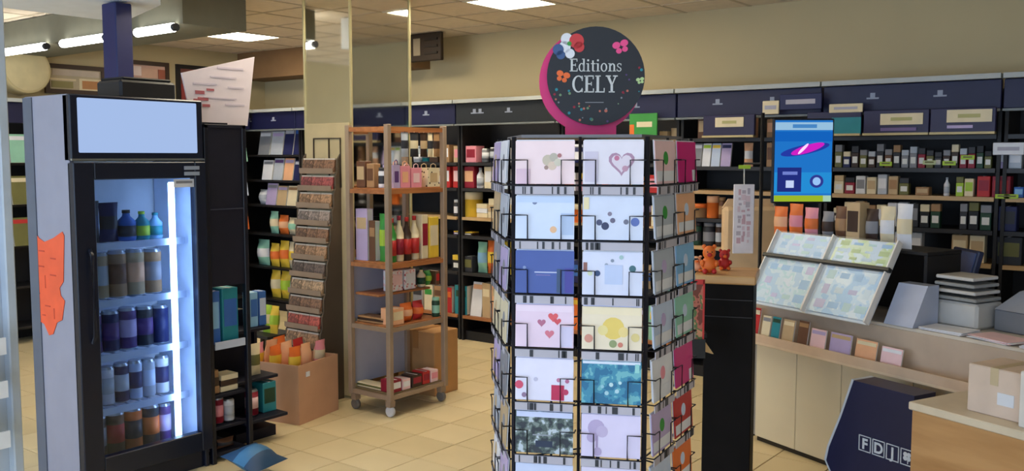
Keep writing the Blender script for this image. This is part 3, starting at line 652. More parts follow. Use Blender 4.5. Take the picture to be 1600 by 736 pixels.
# ================================================================== BLACK CABINET AND LOW SHELF BESIDE THE FRIDGE
ga, gb = FY1 + .012, 3.045; gw = gb - ga
gz = lambda py: hx(384, py, -4.1).z
cb = thing('display_cabinet', 'tall black display cabinet standing against the dark side of the fridge', 'cabinet', (-4.3, (ga + gb) / 2, 0), math.pi / 2)
CH = 1.765; DKN = mat((24, 25, 40), .6, var=.1, spec=.25)
link('upper_panel', MB().cham((0, -.185, (CH + .93) / 2), (gw - .03, .02, CH - .93), .003), DKN, cb)
link('panel_seam', MB().box((0, -.197, 1.33), (gw - .04, .004, .006)), mat((60, 62, 78), .4), cb)
link('back_panel', MB().box((0, .19, CH / 2), (gw, .015, CH - .02)), DKN, cb)
for s_ in (-1, 1): link('post', MB().cham((s_ * (gw / 2 - .013), -.185, CH / 2), (.026, .03, CH), .003), mat((16, 18, 32), .4), cb)
link('top_panel', MB().cham((0, 0, CH - .01), (gw, .40, .02), .003), DKN, cb)
ZG = [.62, .36, .19, .05]
for z in ZG: link('shelf', MB().cham((0, 0, z - .01), (gw - .056, .37, .018), .003), DKN, cb)
def gstock(px0, px1, yt, z, kind, c1, c2, where, X=-4.14, d=.1, cn=None):
    a, b = hx(px0, yt, X), hx(px1, yt, X); w = (b.y - a.y) * .95; h = a.z - z
    if kind in ('can', 'jar', 'bottle'): d = w
    stock(kind, w, d, max(.03, h), c1, c2, (X - d / 2, (a.y + b.y) / 2, z + .001), math.pi / 2, where, 'goods beside the fridge', cn)
gstock(319, 344, 458, .62, 'carton', 'blue', 'sky blue', 'in the black cabinet, next to the fridge')
gstock(346, 372, 452, .62, 'carton', 'teal', 'blue', 'in the black cabinet, next to its free post')
lg = MB().box((0, 0, .02), (gw - .07, .006, .04)); link('ticket_rail', lg, mat((190, 200, 220), .4), cb, (0, -.195, .60))
gstock(320, 343, 582, .36, 'box_stack', 'tan', 'dark brown', 'in the black cabinet below the blue cartons'); gstock(344, 373, 588, .36, 'box_stack', 'cream', 'dark brown', 'in the black cabinet above the red cans')
gstock(320, 336, 626, .19, 'can', 'red', 'crimson', 'in the black cabinet, next to the fridge'); gstock(337, 353, 624, .19, 'can', 'crimson', 'pink', 'in the middle of the black cabinet'); gstock(354, 370, 626, .19, 'can', 'white', 'silver', 'in the black cabinet beside the red cans')
gstock(320, 343, 694, .05, 'bag', 'lilac', 'navy', 'at the bottom of the black cabinet by the fridge', d=.07); gstock(344, 372, 690, .05, 'bag', 'brown', 'charcoal', 'at the bottom of the black cabinet by its free post', d=.07)
# low black shelf continuing past the post
la, lb_ = gb + .01, gb + .30; lw_ = lb_ - la
ls = thing('low_shelf', 'low open black shelf continuing past the tall black cabinet', 'shelf', (-4.33, (la + lb_) / 2, 0), math.pi / 2)
LZ = [.63, .36, .15]
link('back_panel', MB().box((0, .15, .36), (lw_, .015, .72)), DKN, ls)
for s_ in (-1, 1): link('post', MB().box((s_ * (lw_ / 2 - .01), .13, .36), (.02, .025, .72)), DKN, ls)
for z, dd in zip(LZ, (.16, .22, .30)): link('shelf', MB().cham((0, .15 - dd / 2, z - .01), (lw_, dd, .018), .003), DKN, ls)
link('foot', MB().box((0, .05, .03), (lw_ - .02, .2, .06)), DKN, ls)
def lstock(px0, px1, yt, z, kind, c1, c2, where, X, d):
    gstock(px0, px1, yt, z, kind, c1, c2, where, X, d)
lstock(390, 403, 458, .63, 'carton', 'sky blue', 'blue', 'on the low black shelf beside the cabinet post', -4.36, .07); lstock(404, 416, 456, .63, 'carton', 'blue', 'pale blue', 'at the open end of the low black shelf', -4.36, .07)
lstock(392, 412, 540, .36, 'bag', 'cream', 'olive', 'on the low black shelf above the green packs', -4.3, .06)
lstock(390, 408, 612, .15, 'can', 'crimson', 'pale pink', 'on the low black shelf in front of the carton', -4.24, .06); lstock(410, 432, 600, .15, 'carton', 'teal', 'dark green', 'on the low black shelf nearest the carton', -4.26, .1)
b2, m2, _, _ = goods('bag', .26, .12, .22, (34, 72, 108), (66, 124, 168))
p = hz(428, 748, 0)
solo('bag', b2, m2, 'glossy blue bag lying on the floor under the low black shelf', 'bag', (p.x - .02, p.y - .0, .06), (R(-75), 0, math.pi / 2 + .2))
# tilted white poster on the cabinet
q = [hx(283, 114, -4.22), hx(397, 89, -4.22), hx(386, 194, -4.22), hx(300, 196, -4.22)]
zt_ = CH + .001
ps = thing('poster', 'tilted white poster with faint red print standing on the black cabinet', 'poster', (-4.22, q[3].y, zt_), math.pi / 2)
y0_ = q[3].y
quad = [(v.y - y0_, v.z - zt_) for v in q]; quad[2] = (quad[2][0], .0); quad[3] = (quad[3][0], 0.0)
link('sheet', MB().prism(quad, -.004, .004), mat((226, 214, 222), .6, var=.03), ps)
pr = MB()
w_ = quad[1][0] - quad[0][0]
for u, v, a_, b_ in ((.16, .30, .12, .018), (.20, .24, .14, .016), (.12, .16, .08, .03), (.24, .18, .10, .014), (.3, .33, .1, .012), (.10, .22, .05, .02)): pr.box((quad[0][0] + u * w_ + .03, -.0055, v * .55), (a_ * w_, .002, b_), 0)
for u, v, a_, b_ in ((.3, .42, .35, .012), (.55, .50, .4, .012), (.65, .60, .4, .014), (.5, .28, .5, .010), (.72, .4, .25, .012), (.7, .22, .3, .012)): pr.box((quad[0][0] + u * w_, -.0055, v * .5), (a_ * w_ * .9, .002, b_ * .7), 1)
link('print', pr, [mat((176, 96, 104)), mat((206, 194, 208))], ps)
link('foot', MB().box((quad[3][0] + .12, .02, .006), (.16, .08, .012)), DKN, ps)

# pale shelf stand at the very edge of the view
X_ = -3.0
e1 = hx(19, 400, X_)
st = thing('end_stand', 'pale grey shelf stand at the edge in front of the fridge side', 'stand', (X_ - .0, e1.y - .2, 0), math.pi / 2)
link('post', MB().cham((.185, 0, 1.22), (.03, .04, 2.44), .004), mat((186, 196, 208), .5), st)
link('back_panel', MB().box((.0, .03, 1.22), (.36, .02, 2.44)), mat((186, 196, 208), .5), st)
for k, z in enumerate((.42, .62, .82)):
    zz = hx(10, [690, 612, 545][k] , X_ + .15).z
    s_ = link('shelf', MB().cham((-.09, -.08, zz), (.36, .2, .02), .004), mat((228, 230, 236), .5), st); link('shelf_lip', MB().box((-.09, -.18, zz + .015), (.36, .006, .05)), mat((235, 236, 240), .4), s_)
    if k < 2: stock('carton', .09, .06, .055, 'navy', 'white', (X_ + .1, e1.y - .18, zz + .011), math.pi / 2, ['on the lower shelf of the pale stand', 'on the middle shelf of the pale stand'][k], 'goods on the pale stand')
# ================================================================== POSTCARD TOWER IN FRONT OF THE COLUMN
tx0, tx1 = -4.93, -4.50; tw = tx1 - tx0; txc = (tx0 + tx1) / 2
tw_ = thing('postcard_tower', 'brown tiered postcard tower leaning against the mirrored column', 'card rack', (txc, 4.148, 0), 0)
BRN = mat((92, 78, 64), .5)
link('back_board', MB().cham((0, -.008, .92), (tw, .014, 1.80), .003), mat((196, 178, 138), .6), tw_)
wf_ = MB()
wf_.tube([(-.12, -.02, 1.58), (-.12, -.02, 1.72), (.14, -.02, 1.72), (.14, -.02, 1.40)], .006, 6).tube([(.03, -.02, 1.72), (.03, -.02, 1.4)], .005, 6).tube([(.2, -.02, 1.78), (.2, -.02, .05)], .006, 6)
link('wire_frame', wf_, mat((74, 62, 50), .4), tw_)
NT = 13
def tmix(c, f): return tuple(int((PAL[c][i] * .45 + (128, 100, 80)[i] * .55) * f) for i in range(3))
for s_ in (0, 1):      # stepped side cheeks, deeper towards the floor
    poly = [(-.015, 0), (-.015, 1.62)]
    for k in range(NT):
        z1 = 1.58 - k * .113; dpt = .045 + k * .0165
        poly += [(-dpt, z1), (-dpt, z1 - .075)]
    poly += [(-.045 - (NT - 1) * .0165, 0)]
    xx = -tw / 2 if s_ == 0 else .125
    link('side_cheek', MB().prism(poly, xx, xx + .012, axis='x'), BRN, tw_)
tcol = ['brown', 'crimson', 'tan', 'grey', 'brown', 'tan', 'charcoal', 'beige', 'brown', 'red', 'tan', 'grey', 'charcoal']
for k in range(NT):
    z1 = 1.58 - k * .113; dpt = .045 + k * .0165
    tr = link('tray', MB().cham((-.045, -dpt - .012 + .01, z1 - .085), (tw - .10, .05, .014), .003).box((-.045, -dpt - .026, z1 - .07), (tw - .10, .004, .03)), mat((150, 128, 108), .5), tw_)
    for c in range(3):
        cw = (tw - .115) / 3
        pmn = pmat('blotch', [tmix(tcol[k], 1.05 + .12 * c), tmix(tcol[k], .8 + .1 * c), tmix(tcol[k], 1.3)], 20 + c * 7)
        cb_ = MB().box((0, 0, .038), (cw * .96, .012, .076), 0).box((0, .001, .081), (cw * .96, .012, .010), 1)
        solo('postcard_stack', cb_, [pmn, mat((206, 196, 182))], f'{tcol[k]} toned postcards in the tower, {ORD[k]} tier down, {ORD[c]} from the black cabinet', 'postcards',
             (txc - .045 + (c - 1) * cw, 4.148 - dpt - .004, z1 - .0755), (R(-9), 0, 0), 'postcards in the tower')
# ------------------------------------------------------------------ cardboard boxes
def open_carton(name, label, pa, pb, pc, h, colr, taper=1.0, contents=None):
    """pa near corner, pb left corner, pc right corner on the floor"""
    ex = (pc - pa); ey = (pb - pa); lx, ly = ex.length, ey.length
    t = thing(name, label, 'box', (pa.x, pa.y, 0), math.atan2(ex.y, ex.x))
    cm_ = mat(colr, .75, var=.06, scale=5)
    # local: x along ex, y to the left
    for nm, c, d in (('side', (lx / 2, .004, h / 2), (lx, .008, h)), ('side', (lx / 2, ly - .004, h / 2), (lx, .008, h)), ('side', (.004, ly / 2, h / 2), (.008, ly - .016, h)), ('side', (lx - .004, ly / 2, h / 2), (.008, ly - .016, h))):
        link(nm, MB().box(c, d), cm_, t)
    link('bottom', MB().box((lx / 2, ly / 2, .006), (lx - .016, ly - .016, .012)), cm_, t)
    return t, lx, ly, cm_
pa, pb, pc = hz(468, 665, 0), hz(404, 641, 0), hz(529, 640, 0)
bxh = .36
t, lx, ly, cm_ = open_carton('cardboard_box', 'open cardboard box full of pink and orange bags in front of the tower', pa, pb, pc, bxh, (206, 160, 128))
link('label_sticker', MB().box((lx * .22, -.002, bxh * .82), (.035, .003, .03)), WHITE, t)
rz_ = t.rotation_euler.z
pcs = ['orange', 'peach', 'pink', 'orange', 'peach', 'red', 'pink', 'peach', 'orange']
link('false_floor', MB().box((lx / 2, ly / 2, .275), (lx - .018, ly - .018, .006)), cm_, t)
Mw = Matrix.Translation((pa.x, pa.y, 0)) @ Matrix.Rotation(rz_, 4, 'Z')
for k in range(9):
    u, v = (k % 3 + .5) / 3, (k // 3 + .5) / 3
    p = Mw @ Vector((.02 + u * (lx - .04), .02 + v * (ly - .04), .0))
    b, m, n, c_ = goods('bag', .105, .07, .17, pcs[k], ['yellow', 'peach', 'cream'][k % 3])
    solo('snack_bag', b, m, f'{pcs[k]} snack bag in the open cardboard box, {ORD[k % 3]} along, {ORD[k // 3]} row from the front', 'bag', (p.x, p.y, .285), (R(random.uniform(-6, 6)), R(random.uniform(-4, 4)), rz_ + random.uniform(-.12, .12)), 'snack bags in the open box')
# yellow bags on a low riser behind the box
rs = thing('low_riser', 'low dark riser carrying yellow bags behind the open cardboard box', 'stand', (-5.20, 3.98, 0))
link('top', MB().cham((0, 0, .39), (.36, .24, .02), .004), SHB, rs)
for sx in (-1, 1):
    for sy_ in (-1, 1): link('leg', MB().box((sx * .16, sy_ * .1, .19), (.025, .025, .38)), SHB, rs)
for k, (dx, c1, c2) in enumerate(((-.125, 'yellow', 'orange'), (-.04, 'cream', 'lime'), (.045, 'lime', 'cream'), (.13, 'yellow', 'lime'))):
    b, m, n, c_ = goods('bag', .074, .08, .19, c1, c2)
    solo('snack_bag', b, m, f'{c1} and {c2} bag on the low riser, {ORD[k]} from the black cabinet', 'bag', (-5.20 + dx * .92, 3.96, .401), (R(-6), 0, .05), 'yellow bags on the riser')
# tall closed cartons standing behind the wheeled rack
cx_ = hz(700, 612, 0)
t = thing('cardboard_carton', 'tall closed cardboard carton standing just behind the wheeled rack', 'box', (-4.29, 4.64, 0), 0)
link('body', MB().cham((0, 0, .215), (.34, .24, .43), .004), mat((190, 142, 92), .75), t)
link('tape', MB().box((0, 0, .4315), (.05, .245, .002)).box((0, -.1215, .37), (.05, .002, .12)), mat((170, 120, 70), .4), t)

# ================================================================== WHEELED RACK
RX0, RX1, RY0, RY1 = -4.345, -3.977, 3.962, 4.49
rk = thing('wheeled_rack', 'tall brown metal rack on castors with wooden shelves of gifts', 'rack', ((RX0 + RX1) / 2, (RY0 + RY1) / 2, 0), math.pi / 2)
rw_, rd_ = RY1 - RY0, RX1 - RX0
FRM = mat((158, 136, 116), .45, .1)
for sx in (-1, 1):
    for sy_ in (-1, 1): link('post', MB().cham((sx * (rw_ / 2 - .014), sy_ * (rd_ / 2 - .014), .95), (.034, .034, 1.69), .003), FRM, rk)
RZ = [.135, .555, .945, 1.40, 1.78]
for z in RZ:
    rail = MB()
    for s_ in (-1, 1): rail.box((s_ * (rw_ / 2 - .014), 0, z - .012), (.02, rd_ - .056, .026)); rail.box((0, s_ * (rd_ / 2 - .014), z - .012), (rw_ - .056, .02, .026))
    sh = link('shelf', MB().cham((0, 0, z), (rw_ - .058, rd_ - .05, .018), .003), WOODE if z > .2 else mat((120, 100, 70), .5), rk) if z < 1.7 else None
    link('rail', rail, WOODE if z in (1.40, .945, 1.78) else FRM, rk)
for za, zb2 in ((.16, .53), (.58, .92)): link('back_panel', MB().box((0, rd_ / 2 - .006, (za + zb2) / 2), (rw_ - .06, .006, zb2 - za)), mat((176, 178, 196), .45, var=.03), rk)  # added panels: their grey stands in for the mirrored column's reflection
sh = link('shelf', MB().cham((0, .04, .745), (rw_ - .058, rd_ - .16, .014), .003), WOODE, rk)
for sx in (-1, 1):
    for sy_ in (-1, 1):
        c = link('castor', MB().lathe([(.028, -.014), (.034, -.01), (.034, .01), (.028, .014)], 14).xf(Matrix.Translation((sx * (rw_ / 2 - .03), sy_ * (rd_ / 2 - .03), .036)) @ Matrix.Rotation(R(90), 4, 'Y')), mat((205, 205, 210), .5) if sy_ < 0 and sx < 0 else mat((110, 105, 100), .5), rk)
        link('fork', MB().box((sx * (rw_ / 2 - .03), sy_ * (rd_ / 2 - .03), .085), (.044, .04, .04)), FRM, c)
link('side_panel', MB().box((-rw_ / 2 + .02, 0, .76), (.006, rd_ - .06, .34)), mat((190, 196, 214), .5), rk) if False else None
GR = 'gifts on the wheeled rack'
def rstock(px0, px1, yt, z, kind, c1, c2, where, X=RX1 - .03, d=.09, cn=None):
    a, b = hx(px0, yt, X), hx(px1, yt, X); w = (b.y - a.y) * .95; h = max(.03, a.z - z - .009)
    if kind in ('can', 'jar', 'bottle', 'tin'): d = w
    stock(kind, w, d, h, c1, c2, (X - d / 2, (a.y + b.y) / 2, z + .0098), math.pi / 2, where, GR, cn)
spot = pmat('dots', [PAL['dark brown'], PAL['cream'], PAL['cream']], 38)
rstock(614, 625, 250, 1.40, 'gift_bag', 'lilac', 'purple', 'on the rack upper shelf, beside the near post')
rstock(625, 641, 252, 1.40, 'gift_bag', 'pink', 'peach', 'on the rack upper shelf, second from the near post')
rstock(642, 659, 256, 1.40, 'gift_bag', 'pink', 'pale pink', 'on the rack upper shelf, third from the near post')
rstock(668, 687, 256, 1.40, 'gift_bag', spot, 'beige', 'on the rack upper shelf by the far post', cn='cream dark-spotted')
for k, (a_, b_, yt, kd, c1, c2) in enumerate(((614, 626, 212, 'bag', 'silver', 'charcoal'), (628, 642, 210, 'bag', 'charcoal', 'cream'), (644, 656, 212, 'bag', 'dark brown', 'beige'), (656, 664, 218, 'bag', 'cream', 'charcoal'), (665, 675, 214, 'bag', 'tan', 'dark brown'))):
    # pouches hanging from the top rail
    A, B = hx(a_, yt, RX1 - .08), hx(b_, yt, RX1 - .08); w = (B.y - A.y) * .95; zt2 = 1.755
    b, m, n, c_ = goods(kd, w, .035, .15, c1, c2); b.tube([(0, 0, .148), (0, 0, .1542)], .003, 5, 1)
    solo('pouch', b, m, f'{c1} and {c2} pouch hanging under the rack top rail, {ORD[k]} from the near post', 'pouch', (RX1 - (.018 if False else .014), (A.y + B.y) / 2, zt2 - .155), math.pi / 2, GR)
# as seen through the near end: goods set at the back of the shelves
def bstock(px0, px1, yt, z, kind, c1, c2, where, d=.1):
    Y = RY0 + .05; a, b = hy(px0, yt, Y), hy(px1, yt, Y); w = (b.x - a.x) * .95; h = max(.03, a.z - z - .009)
    stock(kind, w, d if kind not in ('jar', 'can', 'bottle') else w, h, c1, c2, ((a.x + b.x) / 2, Y + d / 2, z + .0098), 0, where, GR)
bstock(556, 570, 252, 1.40, 'carton', 'brown', 'beige', 'at the near end of the rack upper shelf, toward the column', .06)
bstock(572, 584, 256, 1.40, 'carton', 'tan', 'brown', 'at the near end of the rack upper shelf, in the middle', .06)
bstock(588, 597, 262, 1.40, 'jar', 'white', 'charcoal', 'at the near end of the rack upper shelf', .05)
bstock(555, 574, 326, .945, 'book', 'lilac', 'beige', 'at the near end of the rack middle shelf, toward the column', .05)
bstock(576, 586, 345, .945, 'book', 'brown', 'tan', 'at the rack middle shelf near end, second from the column', .05)
bstock(588, 600, 334, .945, 'bag', 'green', 'lime', 'at the near end of the rack middle shelf', .05)
# middle shelf fronts
mid = [(612, 622, 342, 'bottle', 'green', 'red'), (623, 634, 338, 'bottle', 'cream', 'crimson'), (635, 646, 340, 'bottle', 'dark brown', 'red'), (647, 658, 338, 'bottle', 'cream', 'red'), (659, 669, 336, 'carton', 'cream', 'crimson'), (670, 686, 340, 'carton', 'yellow', 'cream')]
for k, (a_, b_, yt, kd, c1, c2) in enumerate(mid): rstock(a_, b_, yt, .945, kd, c1, c2, f'on the rack middle shelf front, {ORD[k]} from the near post')
ck = pmat('dots', [PAL['crimson'], PAL['pale pink'], PAL['white']], 45)
for k, (a_, b_, yt, kd, c1, c2, cn) in enumerate(((612, 630, 424, 'carton', ck, 'pale pink', 'pink speckled'), (632, 650, 422, 'carton', ck, 'white', 'white and pink speckled'), (658, 668, 420, 'bottle', 'cream', 'dark green', None), (669, 679, 424, 'bag', 'green', 'lime', None), (681, 687, 424, 'carton', 'brown', 'red', None))):
    rstock(a_, b_, yt, .745, kd, c1, c2, f'on the rack narrow shelf, {ORD[k]} from the near post', RX1 - .13, .08, cn)
for k, (a_, b_, yt, kd, c1, c2) in enumerate(((612, 632, 484, 'carton', 'peach', 'cream'), (633, 652, 476, 'bag', 'orange', 'peach'), (653, 668, 472, 'bag', 'red', 'orange'), (681, 690, 466, 'jar', 'dark green', 'mint'))):
    rstock(a_, b_, yt, .555, kd, c1, c2, f'on the rack lower shelf, {ORD[k]} from the near post', RX1 - .03, .1)
bstock(556, 600, 492, .555, 'box_stack', 'tan', 'dark brown', 'lying at the near end of the rack lower shelf', .1)
for k, (a_, b_, yt, kd, c1, c2) in enumerate(((612, 628, 592, 'carton', 'crimson', 'white'), (629, 642, 590, 'carton', 'pale pink', 'white'), (644, 660, 584, 'carton', 'dark brown', 'crimson'), (661, 672, 578, 'carton', 'red', 'crimson'), (673, 685, 576, 'carton', 'pale pink', 'pink'))):
    rstock(a_, b_, yt + 4, .135, kd, c1, c2, f'on the rack bottom deck, {ORD[k]} from the near post', RX1 - .03, .1)
bstock(556, 600, 612, .135, 'box_stack', 'cream', 'olive', 'lying at the near end of the rack bottom deck', .08)
# dark ventilation box at the end of the ceiling beam
va, vb = hy(641, 40, 6.16), hy(690, 80, 6.16)
t = thing('ventilation_box', 'dark brown ventilation box under the ceiling just beside the mirrored column', 'vent', ((va.x + vb.x) / 2, 6.17, 2.445), 0)
vw = vb.x - va.x
link('casing', MB().cham((0, 0, .125), (vw, .04, .245), .006), mat((50, 36, 22), .6), t)
link('opening', MB().box((-vw * .26, -.022, .13), (vw * .22, .006, .15)), mat((150, 136, 112), .6), t)
for k in range(3): link('slat', MB().box((vw * .2, -.024, .07 + k * .06), (vw * .4, .012, .02)), mat((38, 28, 18), .6), t)
# ================================================================== GREETING CARD SPINNER (five faces)
SA = R(26.5); fwid = .343; apo = fwid / (2 * math.tan(R(36)))
rpt = hd(1012, 368, 2.3)
t0 = Vector((math.cos(SA), math.sin(SA), 0)); n0 = Vector((math.sin(SA), -math.cos(SA), 0))
mid_ = Vector((rpt.x, rpt.y, 0)) - t0 * fwid / 2; cen = mid_ - n0 * apo
spn = thing('card_spinner', 'tall wire spinner stand filled with greeting cards under the round sign', 'card rack', cen, SA)
DW = mat((38, 38, 48), .35, .4)
link('pole', MB().lathe([(.02, .04), (.02, 1.655)], 14), DW, spn)
link('base', MB().lathe([(.25, 0), (.25, .02), (.2, .035), (.03, .05)], 24), DW, spn)
link('top_plate', MB().prism([(.26 * math.sin(R(72 * i + 36)), -.26 * math.cos(R(72 * i + 36))) for i in range(5)], 1.648, 1.656, axis='z'), mat((120, 116, 118), .4), spn)
ROWZ = [1.64 - .1385 * k for k in range(9)]; CW, CHh = .158, .108
for f in range(5):
    ang = R(72) * f; Mr = Matrix.Rotation(ang, 4, 'Z')
    fb = MB()
    for sx in (-1, 1): fb.tube([(sx * (fwid / 2 - .004), -apo + .004, .32), (sx * (fwid / 2 - .004), -apo + .004, 1.65)], .006, 6)
    fb.tube([(0, -apo + .012, .32), (0, -apo + .012, 1.65)], .004, 6)
    for z in ROWZ: fb.tube([(-fwid / 2, -apo + .006, z - .112), (fwid / 2, -apo + .006, z - .112)], .0028, 5)
    link('face_frame', fb.xf(Mr), DW, spn)
    if f not in (0, 1, 4): continue
    for r_, z in enumerate(ROWZ):
        for c in (-1, 1):
            xc = c * .0855; yb_ = -apo - .016; zb_ = z - CHh - .002
            pk_ = MB()
            pk_.tube([(xc - CW / 2, yb_ + .03, zb_ - .002), (xc - CW / 2, yb_ - .006, zb_ - .002), (xc + CW / 2, yb_ - .006, zb_ - .002), (xc + CW / 2, yb_ + .03, zb_ - .002)], .0018, 5)
            for s_ in (-1, 1):
                pk_.tube([(xc + s_ * CW / 2, yb_ - .007, zb_ + .062), (xc + s_ * CW * .27, yb_ - .007, zb_ + .062), (xc + s_ * CW * .27, yb_ - .007, zb_ - .002)], .0018, 5)
                pk_.tube([(xc + s_ * CW / 2, yb_ - .007, zb_ + .062), (xc + s_ * CW / 2, yb_ + .02, zb_ + .062)], .0018, 5)
            link('pocket_wire', pk_.xf(Mr), DW, spn)
            bs = MB().box((xc, yb_ - .004, zb_ - .014), (CW * .95, .002, .020), 0)
            rng = random.Random(r_ * 7 + c + f)
            for q in range(6): bs.box((xc + (rng.random() - .5) * CW * .85, yb_ - .0056, zb_ - .014), (rng.choice((.003, .006, .009)), .001, .018), 1)
            link('price_strip', bs.xf(Mr), [mat((186, 180, 190), .5), pm('charcoal')], spn)
def heart(s):
    o = []
    for i in range(22):
        t = 2 * math.pi * i / 22; o.append((s * .0625 * 16 * math.sin(t) ** 3, s * .0625 * (13 * math.cos(t) - 5 * math.cos(2 * t) - 2 * math.cos(3 * t) - math.cos(4 * t))))
    return o
def disc(cx, cz, r, n=14): return [(cx + r * math.cos(2 * math.pi * i / n), cz + r * math.sin(2 * math.pi * i / n)) for i in range(n)]
def motif(o, shapes):
    """shapes printed on a card, each its own piece; x in -1..1 across, z in 0..1 up"""
    yy = -.0016; X = lambda u: u * (CW - .01) / 2; Z = lambda v: v * CHh
    for sh in shapes:
        k = sh[0]; b = MB()
        if k == 'd': b.prism(disc(X(sh[1]), Z(sh[2]), sh[3] * CHh), yy, yy + .0005)
        elif k == 'h': b.prism([(X(sh[1]) + p[0], Z(sh[2]) + p[1]) for p in heart(sh[3] * CHh)], yy, yy + .0005)
        else: b.box((X((sh[1] + sh[2]) / 2), yy + .0002, Z((sh[3] + sh[4]) / 2)), (abs(X(sh[2]) - X(sh[1])), .0005, Z(sh[4] - sh[3])))
        link('printed_motif', b, pm(sh[-1]), o); yy -= .00012
def card(f, r_, c, colr, label, shapes=(), env=None, hgt=CHh, dz=0, wd=CW):
    ang = R(72) * f; xc = c * .0855
    loc = Matrix.Translation(cen) @ Matrix.Rotation(SA + ang, 4, 'Z') @ Vector((xc, -apo - .0165, ROWZ[r_] - CHh + dz))
    t = thing('greeting_card', label, 'card', loc, 0, 'greeting cards on the spinner')
    t.rotation_euler = (R(-3.5), 0, SA + ang)
    link('card_front', MB().box((0, 0, hgt / 2), (wd - .008, .002, hgt)), pm(colr, .35), t)
    if env: link('envelope', MB().box((0, .0035, hgt / 2 + .003), (wd * .93, .002, hgt)), pm(env, .6), t)
    if shapes: motif(t, shapes)
LPK = (252, 222, 224); LBL = (214, 224, 246); LIL = (224, 214, 236); LGR = (232, 224, 234)
card(0, 0, -1, LPK, 'pale pink card with grey flowers, upper corner of the spinner front', [('d', .1, .55, .13, (205, 190, 170)), ('d', .3, .62, .1, (190, 180, 165)), ('d', .25, .42, .1, (225, 200, 180)), ('d', .45, .5, .09, (214, 205, 185)), ('d', .05, .38, .05, (170, 140, 130)), ('d', .5, .66, .05, (180, 120, 120)), ('r', -.98, -.5, .0, .35, (232, 198, 214))], 'white')
card(0, 0, 1, LGR, 'pale lilac card with a mauve heart ring beneath the round sign', [('h', .28, .5, .3, (178, 140, 165)), ('h', .28, .5, .23, (226, 212, 224)), ('d', .12, .6, .06, (200, 120, 150)), ('d', .4, .36, .07, (196, 150, 170)), ('r', -.95, -.5, .05, .75, (214, 204, 222))], 'white')
card(0, 1, -1, LBL, 'pale blue card with one small orange dot, second row of the spinner', [('d', .3, .22, .08, (236, 190, 150)), ('d', -.35, .86, .06, (120, 130, 165)), ('r', .55, .98, .1, .6, (186, 204, 236)), ('r', -.98, .98, .85, .99, (200, 216, 244))], 'white')
card(0, 1, 1, (216, 222, 242), 'pale blue card with a line of dark dots, second row of the spinner', [('d', -.45, .4, .07, (80, 85, 120)), ('d', -.25, .32, .09, (60, 66, 100)), ('d', 0, .45, .06, (110, 105, 130)), ('d', -.1, .6, .05, (140, 130, 150)), ('d', .45, .42, .06, (120, 120, 140)), ('d', .75, .42, .1, (100, 120, 190)), ('r', -.98, -.8, .7, .98, (240, 225, 180))], 'white')
card(0, 2, -1, (62, 84, 160), 'solid blue card with a thin white line of lettering', [('r', -.35, .5, .48, .51, (190, 196, 225)), ('r', -.3, .2, .42, .44, (130, 120, 180)), ('r', .7, .98, .02, .6, (74, 70, 160)), ('r', .42, .58, .02, .58, (62, 84, 120)), ('d', -.7, .6, .04, (130, 150, 200))], (206, 216, 244))
card(0, 2, 1, (220, 222, 242), 'white card with scattered dark teal dots beside the solid blue card', [('d', -.5, .5, .07, (60, 84, 130)), ('d', .68, .62, .08, (70, 110, 120)), ('d', 0, .8, .04, (140, 150, 170)), ('d', -.2, .7, .04, (160, 170, 190)), ('r', -.98, -.85, .55, .75, (150, 100, 90)), ('d', -.75, .5, .06, (220, 225, 190)), ('r', -.25, .35, .25, .7, (196, 208, 240)), ('d', .3, .88, .05, (170, 200, 200))], 'white')
card(0, 3, -1, (236, 208, 226), 'pink card with four red hearts, fourth row of the spinner', [('h', -.1, .58, .1, (186, 110, 140)), ('h', .3, .72, .12, (226, 92, 98)), ('h', .45, .62, .09, (214, 80, 90)), ('h', .18, .32, .11, (218, 120, 138)), ('r', -.98, .98, .84, .99, (244, 220, 236)), ('r', .55, .98, .02, .5, (222, 212, 240))], (216, 214, 240))
card(0, 3, 1, (240, 222, 192), 'cream card with a yellow burst beside the red hearts card', [('d', .05, .5, .26, (236, 206, 106)), ('d', -.3, .45, .12, (240, 220, 150)), ('d', .4, .42, .12, (240, 214, 140)), ('d', -.78, .25, .1, (220, 150, 130)), ('d', .05, .14, .09, (150, 160, 110)), ('d', .3, .12, .06, (214, 130, 110)), ('d', .8, .3, .1, (232, 210, 140)), ('r', -.98, .98, .82, .99, (244, 226, 190))], (214, 214, 244))
card(0, 4, -1, (232, 226, 244), 'white card with a crimson flower pot, fifth row of the spinner', [('r', .25, .7, .02, .38, (196, 40, 84)), ('d', .75, .22, .07, (200, 60, 100)), ('d', .5, .5, .05, (200, 130, 160)), ('d', .8, .48, .05, (190, 110, 150)), ('d', -.88, .36, .1, (220, 80, 110)), ('d', -.7, .12, .06, (150, 120, 150)), ('d', -.3, .5, .05, (200, 196, 220))], (216, 214, 240))
card(0, 4, 1, pmat('blotch', [(30, 110, 150), (60, 140, 170), (110, 180, 190)], 34), 'teal picture card with white top edge beside the crimson pot card', [('r', -.98, .98, .93, .99, (225, 232, 246)), ('d', .0, .45, .05, (190, 220, 225)), ('d', .2, .3, .05, (180, 215, 225)), ('d', -.15, .25, .05, (170, 210, 220)), ('d', .3, .5, .04, (190, 225, 230)), ('d', -.3, .4, .04, (150, 200, 215)), ('r', .8, .95, .75, .95, (150, 210, 205))], 'white')
card(0, 5, -1, pmat('blotch', [(40, 46, 56), (70, 84, 80), (120, 132, 128), (190, 200, 210)], 44), 'dark grey patterned card with pale blue top, sixth row of the spinner', [('r', -.98, .98, .86, .99, (206, 212, 242)), ('r', -.4, .3, .42, .45, (150, 155, 165)), ('r', -.3, .3, .15, .3, (40, 50, 74))], (206, 212, 244))
